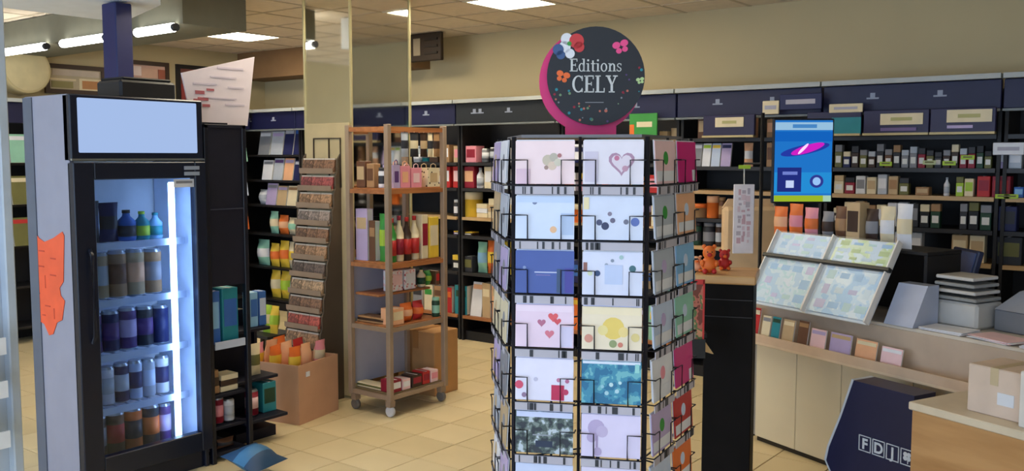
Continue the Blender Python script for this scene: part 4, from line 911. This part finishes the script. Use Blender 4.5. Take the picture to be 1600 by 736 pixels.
card(0, 5, 1, (224, 212, 240), 'lilac card with a faint purple tree beside the dark patterned card', [('d', -.5, .68, .2, (186, 168, 206)), ('d', -.3, .6, .14, (196, 180, 214)), ('d', -.65, .45, .12, (190, 172, 210)), ('r', -.5, -.44, .08, .5, (170, 150, 190)), ('d', -.45, .12, .1, (186, 168, 206))], (214, 214, 246))
card(0, 6, -1, (206, 214, 242), 'pale blue card at the lower frame edge of the spinner', [('d', .2, .5, .2, (170, 190, 230))], 'white')
card(0, 6, 1, (226, 216, 240), 'lilac card at the lower frame edge of the spinner', [('d', -.2, .5, .2, (200, 170, 210))], 'white')
# the two side faces
rc = {(0, 0): 'pale pink', (1, 0): 'magenta', (0, 1): 'silver', (1, 1): 'peach', (0, 2): 'silver', (1, 2): 'sky blue', (0, 3): 'pale blue', (1, 3): 'mint', (0, 4): 'white', (1, 4): 'magenta', (0, 5): 'lilac', (1, 5): 'red', (0, 6): 'pale blue', (1, 6): 'orange'}
for (c, r_), cl in rc.items():
    side = ['near', 'far'][c]
    card(1, r_, -1 if c == 0 else 1, cl, f'{cl} card on the {side} column of the spinner face beside the pedestal, {ORD[r_]} row',
         [('r', -.9, .9, .06, .3, PAL['white']), ('d', 0, .6, .16, PAL[random.choice(['green', 'lilac', 'pink', 'pale blue'])])] if cl != 'magenta' else [('r', .5, .9, .02, .3, PAL['white'])], 'white')
lc = ['white', 'silver', 'lilac', 'cream', 'grey', 'beige', 'lilac']
for r_ in range(7):
    card(4, r_, 1, lc[r_], f'{lc[r_]} card on the spinner face turned toward the rack, {ORD[r_]} row near column', [('d', .2, .5, .2, PAL['grey'])], 'white')
    card(4, r_, -1, lc[6 - r_], f'{lc[6 - r_]} card on the spinner face turned toward the rack, {ORD[r_]} row far column', [('d', -.2, .5, .2, PAL['beige'])], 'white')
# round sign on top
D0 = -cen.x * sy + cen.y * cy; sg = hd(930, 120, D0); SR = 75 * D0 / FPX
sgn = thing('round_sign', 'round black and pink publisher sign with butterflies above the spinner', 'sign', (cen.x, cen.y, 1.657), R(37.5))
ox = Matrix.Rotation(-R(37.5), 4, 'Z') @ (sg - Vector((cen.x, cen.y, 1.657)))
# the sign plate is centred over the pole
PK = mat((232, 52, 122), .45); zc = sg.z - 1.657
link('pink_disc', MB().prism(disc(ox.x - .012, zc - .012, SR * 1.06, 48), .012, .03).box((ox.x - .01, .02, (zc - SR * .8) / 2 + .0005), (.14, .018, zc - SR * .8)), PK, sgn)
bd = link('black_disc', MB().prism(disc(ox.x, zc, SR, 48), -.022, -.012), mat((36, 38, 44), .5), sgn)
link('spacer', MB().prism(disc(ox.x, zc - .02, .05, 16), -.012, .012), PK, sgn)
def glyph(ch):
    """serif letters as strokes: (rects, polys, width)"""
    def ring(cx, cz, rx, rz, tx, tz, a0, a1, n=18):
        out = []
        for i in range(n):
            A, B = R(a0 + (a1 - a0) * i / n), R(a0 + (a1 - a0) * (i + 1) / n)
            out.append([(cx + rx * math.cos(A), cz + rz * math.sin(A)), (cx + rx * math.cos(B), cz + rz * math.sin(B)), (cx + (rx - tx) * math.cos(B), cz + (rz - tz) * math.sin(B)), (cx + (rx - tx) * math.cos(A), cz + (rz - tz) * math.sin(A))])
        return out
    if ch == 'E': return [(.08, 0, .24, 1), (0, .93, .6, 1), (.24, .47, .48, .54), (0, 0, .62, .07), (.54, .78, .6, 1), (.56, 0, .62, .24), (.43, .4, .48, .62)], [], .7
    if ch == 'L': return [(.08, 0, .24, 1), (0, .93, .34, 1), (0, 0, .6, .07), (.54, 0, .6, .26)], [], .66
    if ch == 'Y': return [(0, .93, .32, 1), (.46, .93, .76, 1), (.31, 0, .46, .48), (.2, 0, .57, .07)], [[(.07, .95), (.24, .95), (.46, .46), (.31, .46)], [(.58, .95), (.67, .95), (.44, .44), (.37, .44)]], .8
    if ch == 'C': return [(.6, .68, .66, .98), (.6, .02, .66, .26)], ring(.4, .5, .4, .5, .15, .07, 42, 318), .76
    if ch == 'd': return [(.36, 0, .48, 1), (.28, .94, .48, 1), (.36, 0, .56, .06)], ring(.24, .32, .24, .34, .11, .06, 0, 360), .62
    if ch == 'i': return [(.08, 0, .2, .64), (0, .58, .2, .64), (0, 0, .29, .06), (.07, .8, .21, .94)], [], .36
    if ch == 't': return [(.1, .04, .22, .86), (0, .58, .36, .64), (.14, 0, .34, .06)], [], .42
    if ch == 'o': return [], ring(.26, .32, .26, .34, .11, .06, 0, 360), .6
    if ch == 'n': return [(.08, 0, .2, .64), (0, .58, .2, .64), (0, 0, .28, .06), (.42, 0, .54, .42), (.34, 0, .62, .06)], ring(.34, .42, .2, .22, .12, .08, 0, 170, 10), .68
    if ch == 's': return [(.32, .46, .36, .62), (.0, .04, .04, .2)], ring(.19, .48, .17, .17, .07, .06, 30, 270, 10) + ring(.19, .16, .18, .17, .07, .06, -150, 90, 10), .44
    return [], [], .3
def lettering(s, h, xc, z0, y, cond=1.0):
    wtot = sum(glyph(c)[2] for c in s) * h * cond; x = xc - wtot / 2; b = MB()
    for c in s:
        rc_, po, w = glyph(c)
        for (x0, z0_, x1, z1) in rc_: b.box((x + (x0 + x1) / 2 * h * cond, y, z0 + (z0_ + z1) / 2 * h), ((x1 - x0) * h * cond, .002, (z1 - z0_) * h))
        for p in po: b.prism([(x + u * h * cond, z0 + v * h) for u, v in p], y - .001, y + .001)
        x += w * h * cond
    return b
TXT = mat((214, 214, 212), .5)
px2 = D0 / FPX     # metres per picture pixel on the sign face
def sxz(px, py): return ox.x + (px - 930) * px2, zc - (py - 120) * px2
lx_, lz_ = sxz(930, 113); link('lettering', lettering('Editions', .034, lx_, lz_, -.0235, 1.0), TXT, bd)
lx_, lz_ = sxz(929, 145); link('lettering', lettering('CELY', .046, lx_, lz_, -.0235, .93), TXT, bd)
lx_, lz_ = sxz(928, 160); link('small_line', MB().box((lx_, -.023, lz_), (.05, .001, .002)), pm('grey'), bd)
def butterfly(px, py, s, c, rot, nm='butterfly'):
    x, z = sxz(px, py); b = MB()
    for sx in (-1, 1):
        for (u, v, rx, rz_) in ((.5, .35, .5, .42), (.38, -.38, .36, .34)):
            pts = [(x + s * (math.cos(rot) * (sx * u + rx * math.cos(a)) - math.sin(rot) * (v + rz_ * math.sin(a))), z + s * (math.sin(rot) * (sx * u + rx * math.cos(a)) + math.cos(rot) * (v + rz_ * math.sin(a)))) for a in [2 * math.pi * i / 12 for i in range(12)]]
            b.prism(pts, -.0245, -.0225)
    link(nm, b, pm(c), bd)
butterfly(968, 76, .022, (236, 80, 140), .3); butterfly(879, 121, .019, (240, 110, 50), -.3); butterfly(998, 127, .011, (190, 215, 150), .2)
for px, py, r_, mi in ((885, 64, .016, 0), (882, 76, .016, 0), (890, 86, .013, 0), (900, 67, .020, 1), (904, 76, .014, 1), (872, 80, .015, 2), (876, 88, .012, 2), (889, 71, .006, 3)):
    x, z = sxz(px, py); link('emblem_dot', MB().prism(disc(x, z, r_, 16), -.0232 - mi * .0004, -.0222), pm(['white', (206, 60, 64), (64, 92, 140), 'green'][mi]), bd)
rng = random.Random(4); sc_ = [pm('grey'), pm((200, 110, 90)), pm('teal'), pm('crimson'), pm((120, 150, 110)), pm('purple')]
for k in range(34):
    a = rng.uniform(R(190), R(395)); q = rng.uniform(.62, .95) * SR; link('speckle', MB().prism(disc(ox.x + q * math.cos(a), zc + q * math.sin(a), rng.uniform(.0018, .0045), 8), -.0228, -.0222), sc_[rng.randrange(6)], bd)
# ================================================================== BLACK PEDESTAL WITH WOODEN TOP
pc_ = hd(1129, 425, 4.32); PH = 1.055; PRZ = R(20)
pd = thing('pedestal', 'narrow black pedestal with a wooden top between spinner and ticket counter', 'counter', (pc_.x, pc_.y + .1, 0), PRZ)
link('body', MB().cham((0, 0, (PH - .04) / 2), (.222, .30, PH - .04), .004), mat((16, 13, 13), .7, var=.2, spec=.15), pd)
for z in (.86, .94): link('groove', MB().box((0, -.151, z), (.215, .004, .004)), mat((46, 42, 44), .5), pd)
link('wooden_top', MB().cham((-.02, 0, PH - .02), (.285, .36, .04), .006), wood((196, 150, 96), (218, 176, 122)), pd)
def on_ped(px, D, z): p = hd(px, 400, D); return (p.x, p.y, z)
for k, (px, D, w, h, c1, c2, lab) in enumerate(((1108, 4.32, .085, .135, 'orange', 'red', 'orange plush bear on the wooden pedestal top beside the hanging tag'), (1088, 4.40, .07, .075, 'peach', 'orange', 'small peach plush bear on the wooden pedestal top'), (1132, 4.46, .07, .10, 'red', 'orange', 'red plush bear on the wooden pedestal top beneath the hanging tag'))):
    b, m, n, c_ = goods('plush', w, w * .9, h, c1, c2); solo('plush_bear', b, m, lab, 'toy', on_ped(px, D, PH + .001), PRZ + .2, 'plush bears on the pedestal')
# brochure holder with a red-edged picture brochure
p = hd(1083, 480, 4.08)
bh = thing('brochure', 'red-edged picture brochure in a holder at the pedestal side', 'brochure', (p.x, p.y, hd(1083, 560, 4.08).z), R(34))
link('holder', MB().box((0, .012, .1), (.105, .006, .2)).box((0, -.01, .012), (.105, .045, .008)).box((0, -.03, .05), (.105, .004, .085)), mat((28, 28, 30), .4), bh)
link('cover', MB().box((0, -.004, .19), (.098, .008, .33)), pmat('blotch', [(120, 60, 45), (190, 110, 90), (96, 120, 70), (214, 150, 110)], 22), bh)
link('red_edge', MB().box((0, -.0085, .345), (.098, .003, .022)).box((.045, -.0085, .19), (.008, .003, .33)), mat((205, 60, 58), .5), bh)
link('arm', MB().box((.045, .095, .1), (.04, .16, .02)), BLACK, bh)
p = hd(1108, 553, 4.08); p = Matrix.Rotation(-R(34), 4, 'Z') @ (p - bh.location)
link('loose_page', MB().prism([(-.05, .10), (.02, .0), (.014, .0), (-.055, .02)], -.0008, .0008), mat((226, 190, 136), .6), bh, p)

# ================================================================== TICKET COUNTER
C0 = Vector((-2.039, 4.913, 0)); CA = math.atan2(-.396, .918)
Mc = Matrix.Translation(C0) @ Matrix.Rotation(CA, 4, 'Z'); Mci = Mc.inverted()
def cw(s, n, z): return Mc @ Vector((s, n, z))
def hitn(px, py, N):
    r = Vector(ray(px, py)); nv = Vector((math.sin(-CA), math.cos(CA), 0)); t = (N + C0.dot(nv)) / r.dot(nv); return Mci @ Vector((r.x * t, r.y * t, EYE + r.z * t))
ct = thing('ticket_counter', 'long beige panelled ticket counter below the sloped lottery displays', 'counter', C0, CA)
BEI = mat((224, 209, 176), .5, var=.04, scale=3); CLEN = 2.3
k = 0; x = 0
for wdt in (.30, .30, .42, .42, .42, .42):
    link('front_panel', MB().cham((x + wdt / 2 - .001, .01, .305), (wdt - .004, .02, .55), .002), BEI, ct); x += wdt
link('kick_board', MB().box((CLEN / 2, .03, .014), (CLEN, .02, .03)), mat((52, 42, 30), .6), ct)
link('end_panel', MB().box((-.012, .30, .305), (.018, .58, .55)), mat((150, 146, 140), .5), ct)
link('end_post', MB().box((-.025, .035, .30), (.012, .05, .56)), mat((40, 36, 32), .5), ct)
link('worktop', MB().cham((CLEN / 2, .31, .79), (CLEN, .62, .03), .004), mat((214, 204, 190), .4), ct)
link('carcass', MB().box((CLEN / 2, .31, .68), (CLEN - .02, .56, .19)), BEI, ct)
lg = link('ledge', MB().cham((CLEN / 2 - .1, -.055, .592), (CLEN - .1, .13, .016), .003), mat((222, 196, 164), .45), ct)
link('ledge_lip', MB().box((CLEN / 2 - .1, -.117, .62), (CLEN - .1, .005, .045)), mat((216, 186, 156), .45), lg)
link('ledge_back', MB().box((CLEN / 2, -.004, .69), (CLEN, .008, .2)), mat((196, 176, 156), .5), ct)
# leaflets along the ledge
lf = [(1166, 1186, 478, 'red', 'cream'), (1190, 1203, 492, 'cream', 'grey'), (1205, 1218, 494, 'teal', 'dark green'), (1222, 1240, 498, 'beige', 'cream'), (1246, 1262, 500, 'brown', 'tan'), (1266, 1290, 512, 'pale pink', 'lilac'), (1296, 1330, 518, 'lilac', 'beige'), (1336, 1370, 528, 'peach', 'cream'), (1376, 1410, 540, 'pale pink', 'white')]
for i, (p0, p1, yt, c1, c2) in enumerate(lf):
    a, b = hitn(p0, yt, -.08), hitn(p1, yt, -.08); w = (b.x - a.x) * .96; h = max(.06, min(a.z, .80) - .602)
    q = cw((a.x + b.x) / 2, -.085, .6015)
    bb, m, n_, c_ = goods('magazine', w, .006, h, c1, c2)
    solo('leaflet', bb, m, f'{c1} leaflet in the counter ledge, {ORD[i]} from the pedestal', 'leaflet', q, CA, 'leaflets along the counter ledge')
# sloped ticket display: two columns of clear trays in two tiers
d0, d1 = (-.10, .805), (.125, 1.185)
tv = Vector((0, d1[0] - d0[0], d1[1] - d0[1])); TL = tv.length; TA = math.atan2(tv.z, tv.y)
td = thing('ticket_display', 'sloped clear lottery ticket display on the counter', 'display', cw(.03, d0[0], d0[1]), 0)
td.rotation_euler = (Matrix.Rotation(CA, 4, 'Z') @ Matrix.Rotation(TA, 4, 'X')).to_euler()
# local: x along the counter, y up the slope, z outwards
DWd = .80
ACR = mat((236, 242, 248), .25, var=.03)
link('tray_back', MB().cham((DWd / 2, TL / 2, -.012), (DWd, TL, .012), .003), ACR, td)
link('crossbar', MB().cham((DWd / 2, TL * .64, .018), (DWd + .04, .022, .026), .004), mat((24, 28, 30), .4), td)
for xx in (0.004, DWd * .5, DWd - .004): link('divider', MB().box((xx, TL / 2, .006), (.008, TL, .04)), mat((240, 236, 230), .4), td)
for xx in (.1, DWd - .1): link('strut', MB().box((xx, TL * .5, -.06), (.02, .02, .1)), BLACK, td) if False else None
inks = [pmat('blotch', [(176, 212, 244), (216, 234, 250), (246, 250, 254)], 12, .3), pmat('blotch', [(206, 228, 246), (236, 245, 250), (214, 238, 240), (246, 246, 252)], 10, .3), pmat('blotch', [(196, 218, 242), (230, 238, 250), (210, 226, 246)], 9, .3), pmat('blotch', [(226, 234, 246), (236, 240, 190), (226, 236, 170), (242, 246, 240)], 8, .3)]
spec = [(.02, .02, .37, .62, 1, 'lower sheet of tickets in pale blue and turquoise'), (.42, .02, .37, .62, 0, 'lower sheet of tickets in bright blue'), (.02, .68, .37, .31, 2, 'upper sheet of pale blue tickets'), (.42, .68, .37, .31, 3, 'upper sheet of white and yellow-green tickets')]
for (xx, yy, ww, hh, ii, lab) in spec:
    sh = link('ticket_sheet', MB().cham((xx + ww / 2, (yy + hh / 2) * TL, .002), (ww * .96, hh * TL * .96, .006), .001), inks[ii], td); sh['label'] = lab
    pr = MB(); rng = random.Random(ii)
    for q in range(4):
        for r_ in range(3): pr.box((xx + ww * (.16 + .23 * q), (yy + hh * (.2 + .3 * r_)) * TL, .0055), (ww * rng.uniform(.1, .18), hh * TL * rng.uniform(.08, .2), .001), rng.randrange(4))
    link('ticket_print', pr, [mat((236, 244, 250)), mat((176, 210, 240)), mat((210, 234, 230)), mat((222, 206, 236)) if ii != 3 else mat((212, 222, 150))], sh)
    link('clear_cover', MB().box((xx + ww / 2, (yy + hh / 2) * TL, .022), (ww * .98, hh * TL * .98, .003)), glass((246, 251, 255), .06, .42), td)
# riser behind the display with pouches and bags
rz2 = thing('counter_riser', 'dark riser shelf on the counter behind the sloped ticket display', 'shelf', cw(0.10, .17, .806), CA)
link('top', MB().cham((.42, .13, .33), (.84, .26, .018), .003), SHB, rz2); link('side', MB().box((.01, .13, .16), (.018, .25, .32)), SHB, rz2); link('side', MB().box((.83, .13, .16), (.018, .25, .32)), SHB, rz2); link('back', MB().box((.42, .25, .16), (.80, .012, .32)), SHB, rz2)
zr = .806 + .3395
its = [(1210, 1232, 322, 'bag', 'orange', 'peach'), (1234, 1256, 318, 'bag', 'orange', 'pink'), (1258, 1280, 324, 'bag', 'pink', 'orange'), (1286, 1304, 330, 'bag', 'grey', 'dark brown'), (1306, 1328, 322, 'bag', 'brown', 'tan'), (1330, 1352, 316, 'carton', 'beige', 'dark brown'), (1354, 1374, 326, 'bag', 'dark brown', 'grey'), (1376, 1400, 322, 'bag', 'cream', 'white'), (1402, 1428, 318, 'bag', 'white', 'cream')]
for i, (p0, p1, yt, kd, c1, c2) in enumerate(its):
    a, b = hitn(p0, yt, .22), hitn(p1, yt, .22); w = (b.x - a.x) * .95
    bb, m, n_, c_ = goods(kd, w, .075, max(.1, a.z - zr), c1, c2)
    solo(n_.replace(' ', '_'), bb, m, f'{c1} and {c2} {n_} on the riser behind the ticket display, {ORD[i]} from the pedestal', c_, cw((a.x + b.x) / 2, .22, zr + .001), CA, 'bags on the counter riser')
# upright pole with side arm and hanging tag
pp = hitn(1187, 400, .30); pp = cw(pp.x, .30, 0); PD = -pp.x * sy + pp.y * cy
po = thing('sign_pole', 'thin black pole rising beside the blue screen', 'pole', (pp.x, pp.y, 0))
link('shaft', MB().tube([(0, 0, .02), (0, 0, 1.86)], .011, 10), BLACK, po); link('base', MB().lathe([(.10, 0), (.10, .012), (.02, .03)], 20), BLACK, po)
tg = hd(1162, 290, PD); ar = tg - Vector((pp.x, pp.y, 0))
link('arm', MB().tube([(0, 0, 1.56), (ar.x, ar.y, 1.56)], .006, 8), BLACK, po)
tag_w, tag_h = .125, .415
tt = thing('hanging_tag', 'long white tag with pink print hanging beside the black pole', 'tag', (tg.x, tg.y, 1.552), YAW)
link('card', MB().cham((0, -.012, -.115 - tag_h / 2), (tag_w, .008, tag_h), .003), mat((236, 230, 236), .5), tt)
pr = MB(); rng = random.Random(9)
for k in range(9):
    for q in (-1, 0, 1): pr.box((q * .026 + rng.uniform(-.004, .004), -.0168, -.16 - k * .036 + rng.uniform(-.008, .008)), (rng.uniform(.012, .03), .0012, rng.uniform(.012, .038)), rng.randrange(3))
link('print', pr, [mat((206, 170, 180)), mat((222, 200, 208)), mat((190, 180, 190))], tt)
link('string', MB().tube([(0, -.012, -.118), (0, -.004, -.01), (0, 0, .0012)], .004, 6), mat((206, 206, 206)), tt)
link('yellow_ticket', MB().box((0, -.012, -.012), (.07, .006, .022)), pm('lime'), tt)
# tall beige card display behind
p = hd(1170, 400, 5.95)
t = thing('card_display', 'tall beige cardboard display standing behind the hanging tag', 'display', (p.x, p.y, 0), YAW)
link('body', MB().cham((0, 0, .64), (.34, .12, 1.28), .02), mat((222, 190, 150), .6), t); link('back_card', MB().prism([(-.17, 1.27), (.17, 1.27), (.14, 1.33), (-.13, 1.33)], .03, .05), mat((222, 190, 150), .6), t); link('foot', MB().box((0, 0, .01), (.36, .18, .02)), mat((150, 120, 90), .6), t)
# blue screen on a pillar
ms = hitn(1255, 250, .345); ms = cw(ms.x, .345, 0); SD = -ms.x * sy + ms.y * cy; a, b = hd(1212, 188, SD), hd(1298, 315, SD); sw = (b - a).to_2d().length; shh = a.z - b.z; m_ = (a + b) / 2
scn = thing('digital_screen', 'bright blue upright promotional screen above the ticket display', 'screen', (m_.x, m_.y, zr + .0005), YAW)
z0 = b.z - zr
link('casing', MB().cham((0, .02, z0 + shh / 2), (sw + .02, .03, shh + .02), .005), mat((22, 26, 40), .4), scn)
dsp = link('display', MB().box((0, .0035, z0 + shh / 2), (sw, .004, shh)), emit((38, 132, 226), .5), scn)
link('stand', MB().tube([(0, .046, 0.01), (0, .046, z0 + .1)], .014, 10), BLACK, scn); link('foot', MB().cham((0, .03, .006), (.14, .07, .012), .004), BLACK, scn)
def scr(u0, u1, v0, v1, c, e=.5, nm='display_graphic', y=-.0005, kind='r'):
    if kind == 'r': g = MB().box((((u0 + u1) / 2 - .5) * sw, y, z0 + (v0 + v1) / 2 * shh), ((u1 - u0) * sw, .002, (v1 - v0) * shh))
    else: g = MB().prism([(((u0 + u1) / 2 - .5) * sw + (u1 - u0) / 2 * sw * math.cos(2 * math.pi * i / 24), z0 + (v0 + v1) / 2 * shh + (v1 - v0) / 2 * shh * math.sin(2 * math.pi * i / 24) + (.06 * shh * math.cos(2 * math.pi * i / 24) if kind == 's' else 0)) for i in range(24)], y, y + .002)
    return link(nm, g, emit(c, e), dsp)
scr(.0, 1, .88, .975, (170, 216, 250)); scr(.3, .72, .905, .95, (70, 130, 190), .7, y=-.002)
scr(.0, 1, .74, .86, (24, 112, 214)); scr(.0, 1, .10, .36, (44, 160, 240)); scr(.1, .95, .58, .70, (40, 60, 170), .6, y=-.002, kind='s'); scr(.28, .86, .60, .70, (190, 30, 180), .8, y=-.0035, kind='s'); scr(.4, .58, .625, .675, (240, 190, 250), .9, y=-.005, kind='s')
scr(.05, .47, .12, .42, (36, 48, 130), .6, y=-.002); scr(.2, .34, .17, .26, (190, 205, 240), .7, y=-.0035); scr(.14, .4, .33, .37, (110, 125, 200), .7, y=-.0035)
scr(.62, .86, .17, .33, (50, 60, 150), .6, y=-.002, kind='e'); scr(.67, .81, .20, .30, (150, 190, 240), .7, y=-.0035, kind='e')
scr(.0, .86, .0, .075, (176, 206, 50)); scr(.86, 1, .0, .075, (190, 230, 200))
# till area on the worktop
zW = .8065
def on_counter(px, py_, N): return hitn(px, py_, N)
q = hitn(1488, 405, .50)
mo = thing('till_monitor', 'dark blue till monitor tilted on the counter by the tobacco shelves', 'monitor', cw(q.x, .50, zW), CA - .5)
link('screen', MB().cham((0, 0, .24), (.26, .03, .2), .006).xf(Matrix.Translation((0, 0, .0)) @ Matrix.Rotation(R(-14), 4, 'X')), mat((36, 44, 74), .3), mo)
link('panel', MB().box((0, -.017, .24), (.23, .003, .17)).xf(Matrix.Rotation(R(-14), 4, 'X')), mat((70, 90, 136), .2), mo)
link('stand', MB().box((0, .05, .07), (.05, .04, .14)), BLACK, mo); link('base', MB().cham((0, .04, .008), (.18, .15, .016), .004), BLACK, mo)
q = hitn(1470, 470, .16)
pn = thing('ticket_terminal', 'grey ticket terminal with stacked paper trays on the counter', 'printer', cw(1.075, .29, zW), CA)
link('body', MB().cham((0, 0, .06), (.24, .20, .12), .012), mat((196, 194, 190), .5), pn)
for k in range(4): link('paper_tray', MB().cham((0, -.01, .135 + k * .032), (.23 - k * .012, .19, .016), .004), mat((206, 202, 196) if k % 2 else (150, 150, 148), .5), pn)
q = hitn(1392, 470, .1)
pr_ = thing('card_terminal', 'pale blue-grey counter box beside the grey ticket terminal', 'terminal', cw(.93, .07, zW), CA)
link('body', MB().prism([(-.08, 0), (.10, 0), (.10, .19), (.02, .19)], -.08, .08, axis='x'), mat((176, 184, 206), .4), pr_); link('face', MB().box((0, -.012, .09), (.13, .004, .10)).xf(Matrix.Rotation(R(-28), 4, 'X')), mat((200, 208, 226), .3), pr_)
q = hitn(1552, 490, .32)
tl = thing('cash_till', 'till with a pale glowing display at the counter end', 'till', cw(1.37, .34, zW), CA - .1)
link('drawer', MB().cham((0, .06, .05), (.30, .26, .10), .006), mat((120, 122, 128), .5), tl); link('keyboard', MB().prism([(-.08, .10), (.15, .10), (.15, .18), (.08, .17)], -.14, .14, axis='x'), mat((176, 180, 190), .5), tl)
link('display', MB().cham((0, .12, .25), (.20, .03, .11), .006), mat((60, 62, 70), .4), tl); link('lit_panel', MB().box((0, .103, .25), (.18, .004, .09)), emit((150, 190, 250), .6), tl)
# papers
for k, (s_, n_, c) in enumerate(((1.13, .085, 'white'), (1.38, .085, 'pale pink'), (1.62, .085, 'white'))):
    t = thing('paper_pile', ['loose white papers on the counter just past the ticket display', 'pale pink papers on the counter edge before the grey terminal', 'loose white papers on the counter edge under the till'][k], 'paper', cw(s_, n_ - .0, zW + .0005), CA + (.05, -.1, .1)[k], 'papers on the counter')
    for j in range(4): link('sheet', MB().box((0, 0, .0015 + j * .003), (.21, .15, .0024)), pm(c if j % 2 else 'white'), t, (random.uniform(-.01, .01), random.uniform(-.004, .004), 0), random.uniform(-.08, .08))
# navy lottery stand in front of the counter
nb = hd(1362, 700, 4.12)
kx = lambda px: (px - 1362) * 4.12 / FPX
stn = thing('lottery_stand', 'navy lottery stand with white logo before the beige counter panels', 'stand', (nb.x, nb.y, 0), CA)
out = [(-.10, 0), (-.215, .17), (-.20, .24), (-.135, .40), (-.07, .585), (.25, .585), (.25, 0)]
link('body', MB().prism(out, -.05, .09), mat((30, 32, 66), .4), stn); link('edge_trim', MB().prism([(-.10, 0), (-.215, .17), (-.20, .24), (-.135, .40), (-.07, .585), (-.085, .588), (-.15, .40), (-.216, .24), (-.232, .17), (-.118, 0)], -.045, .085), mat((200, 206, 214), .4), stn)
def text_mesh(s, size, mat_, parent, loc, ext=.001):
    cu = bpy.data.curves.new('lettering', 'FONT'); cu.body = s; cu.size = size; cu.extrude = ext; cu.align_x = 'CENTER'; cu.offset = .0022
    o = bpy.data.objects.new('tmp', cu); COL.objects.link(o); bpy.context.view_layer.update()
    me = bpy.data.meshes.new_from_object(o); COL.objects.unlink(o); bpy.data.objects.remove(o); me.name = 'lettering'; me.materials.clear()
    return link('lettering', me, mat_, parent, loc, (R(90), 0, 0))
LW = mat((214, 220, 226), .4)
lgx, lgz = .115, .31
fr_ = MB(); LP = .074
for k in range(4):
    x = lgx - LP * 1.5 + k * LP
    fb2 = MB()
    for (a_, b_, c_, d_) in ((0, .034, .066, .004), (0, -.034, .066, .004), (-.031, 0, .004, .072), (.031, 0, .004, .072)): fb2.box((x + a_, -.0515, lgz + b_), (c_, .003, d_))
    link('logo_frame', fb2, LW, stn)
    if k < 3: text_mesh('FDJ'[k], .066, LW, stn, (x, -.052, lgz - .023))
cl = MB()
for a_ in range(4): cl.prism(disc(x + .0125 * math.cos(R(45 + 90 * a_)), lgz + .004 + .0125 * math.sin(R(45 + 90 * a_)), .0105, 12), -.0525, -.0505)
cl.box((x + .004, -.0515, lgz - .016), (.004, .002, .022)); link('clover', cl, LW, stn)
# wooden desk with white boxes nearest the viewer on this side
dk = hd(1425, 640, 3.36)
ds = thing('wooden_desk', 'light wooden desk block nearest the viewer beside the navy stand', 'desk', (dk.x, dk.y, 0), CA)
WD = wood((176, 128, 76), (200, 152, 98), 2.)
link('front_board', MB().cham((.6, .01, .335), (1.2, .02, .67), .003), WD, ds); link('end_board', MB().box((.01, .26, .335), (.018, .48, .67)), WD, ds); link('back_board', MB().box((.6, .505, .335), (1.2, .018, .67)), WD, ds)
link('top_board', MB().cham((.6, .26, .685), (1.22, .54, .03), .004), mat((222, 206, 180), .45), ds)
Md = Matrix.Translation(ds.location) @ Matrix.Rotation(CA, 4, 'Z')
for k, (x, y, w, d, h, c, lab) in enumerate(((.27, .17, .2, .2, .17, (222, 200, 182), 'pale pink-beige carton on the wooden desk beside the white carton'), (.47, .13, .17, .2, .19, (226, 220, 212), 'white carton on the wooden desk beside the pink-beige carton'), (.63, .2, .12, .2, .22, (196, 190, 204), 'narrow lilac-grey carton at the end of the wooden desk'))):
    p = Md @ Vector((x, y, .7005)); t = thing('carton', lab, 'box', p, CA, 'cartons on the wooden desk')
    link('body', MB().cham((0, 0, h / 2), (w, d, h), .004), mat(c, .6), t); link('tape', MB().box((0, 0, h + .0006), (.03, d, .0016)).box((0, -d / 2 - .0006, h - .03), (.03, .0014, .06)), mat((206, 186, 150), .4), t); link('label', MB().box((w * .22, -d / 2 - .001, h * .4), (w * .3, .0016, h * .25)), WHITE, t)
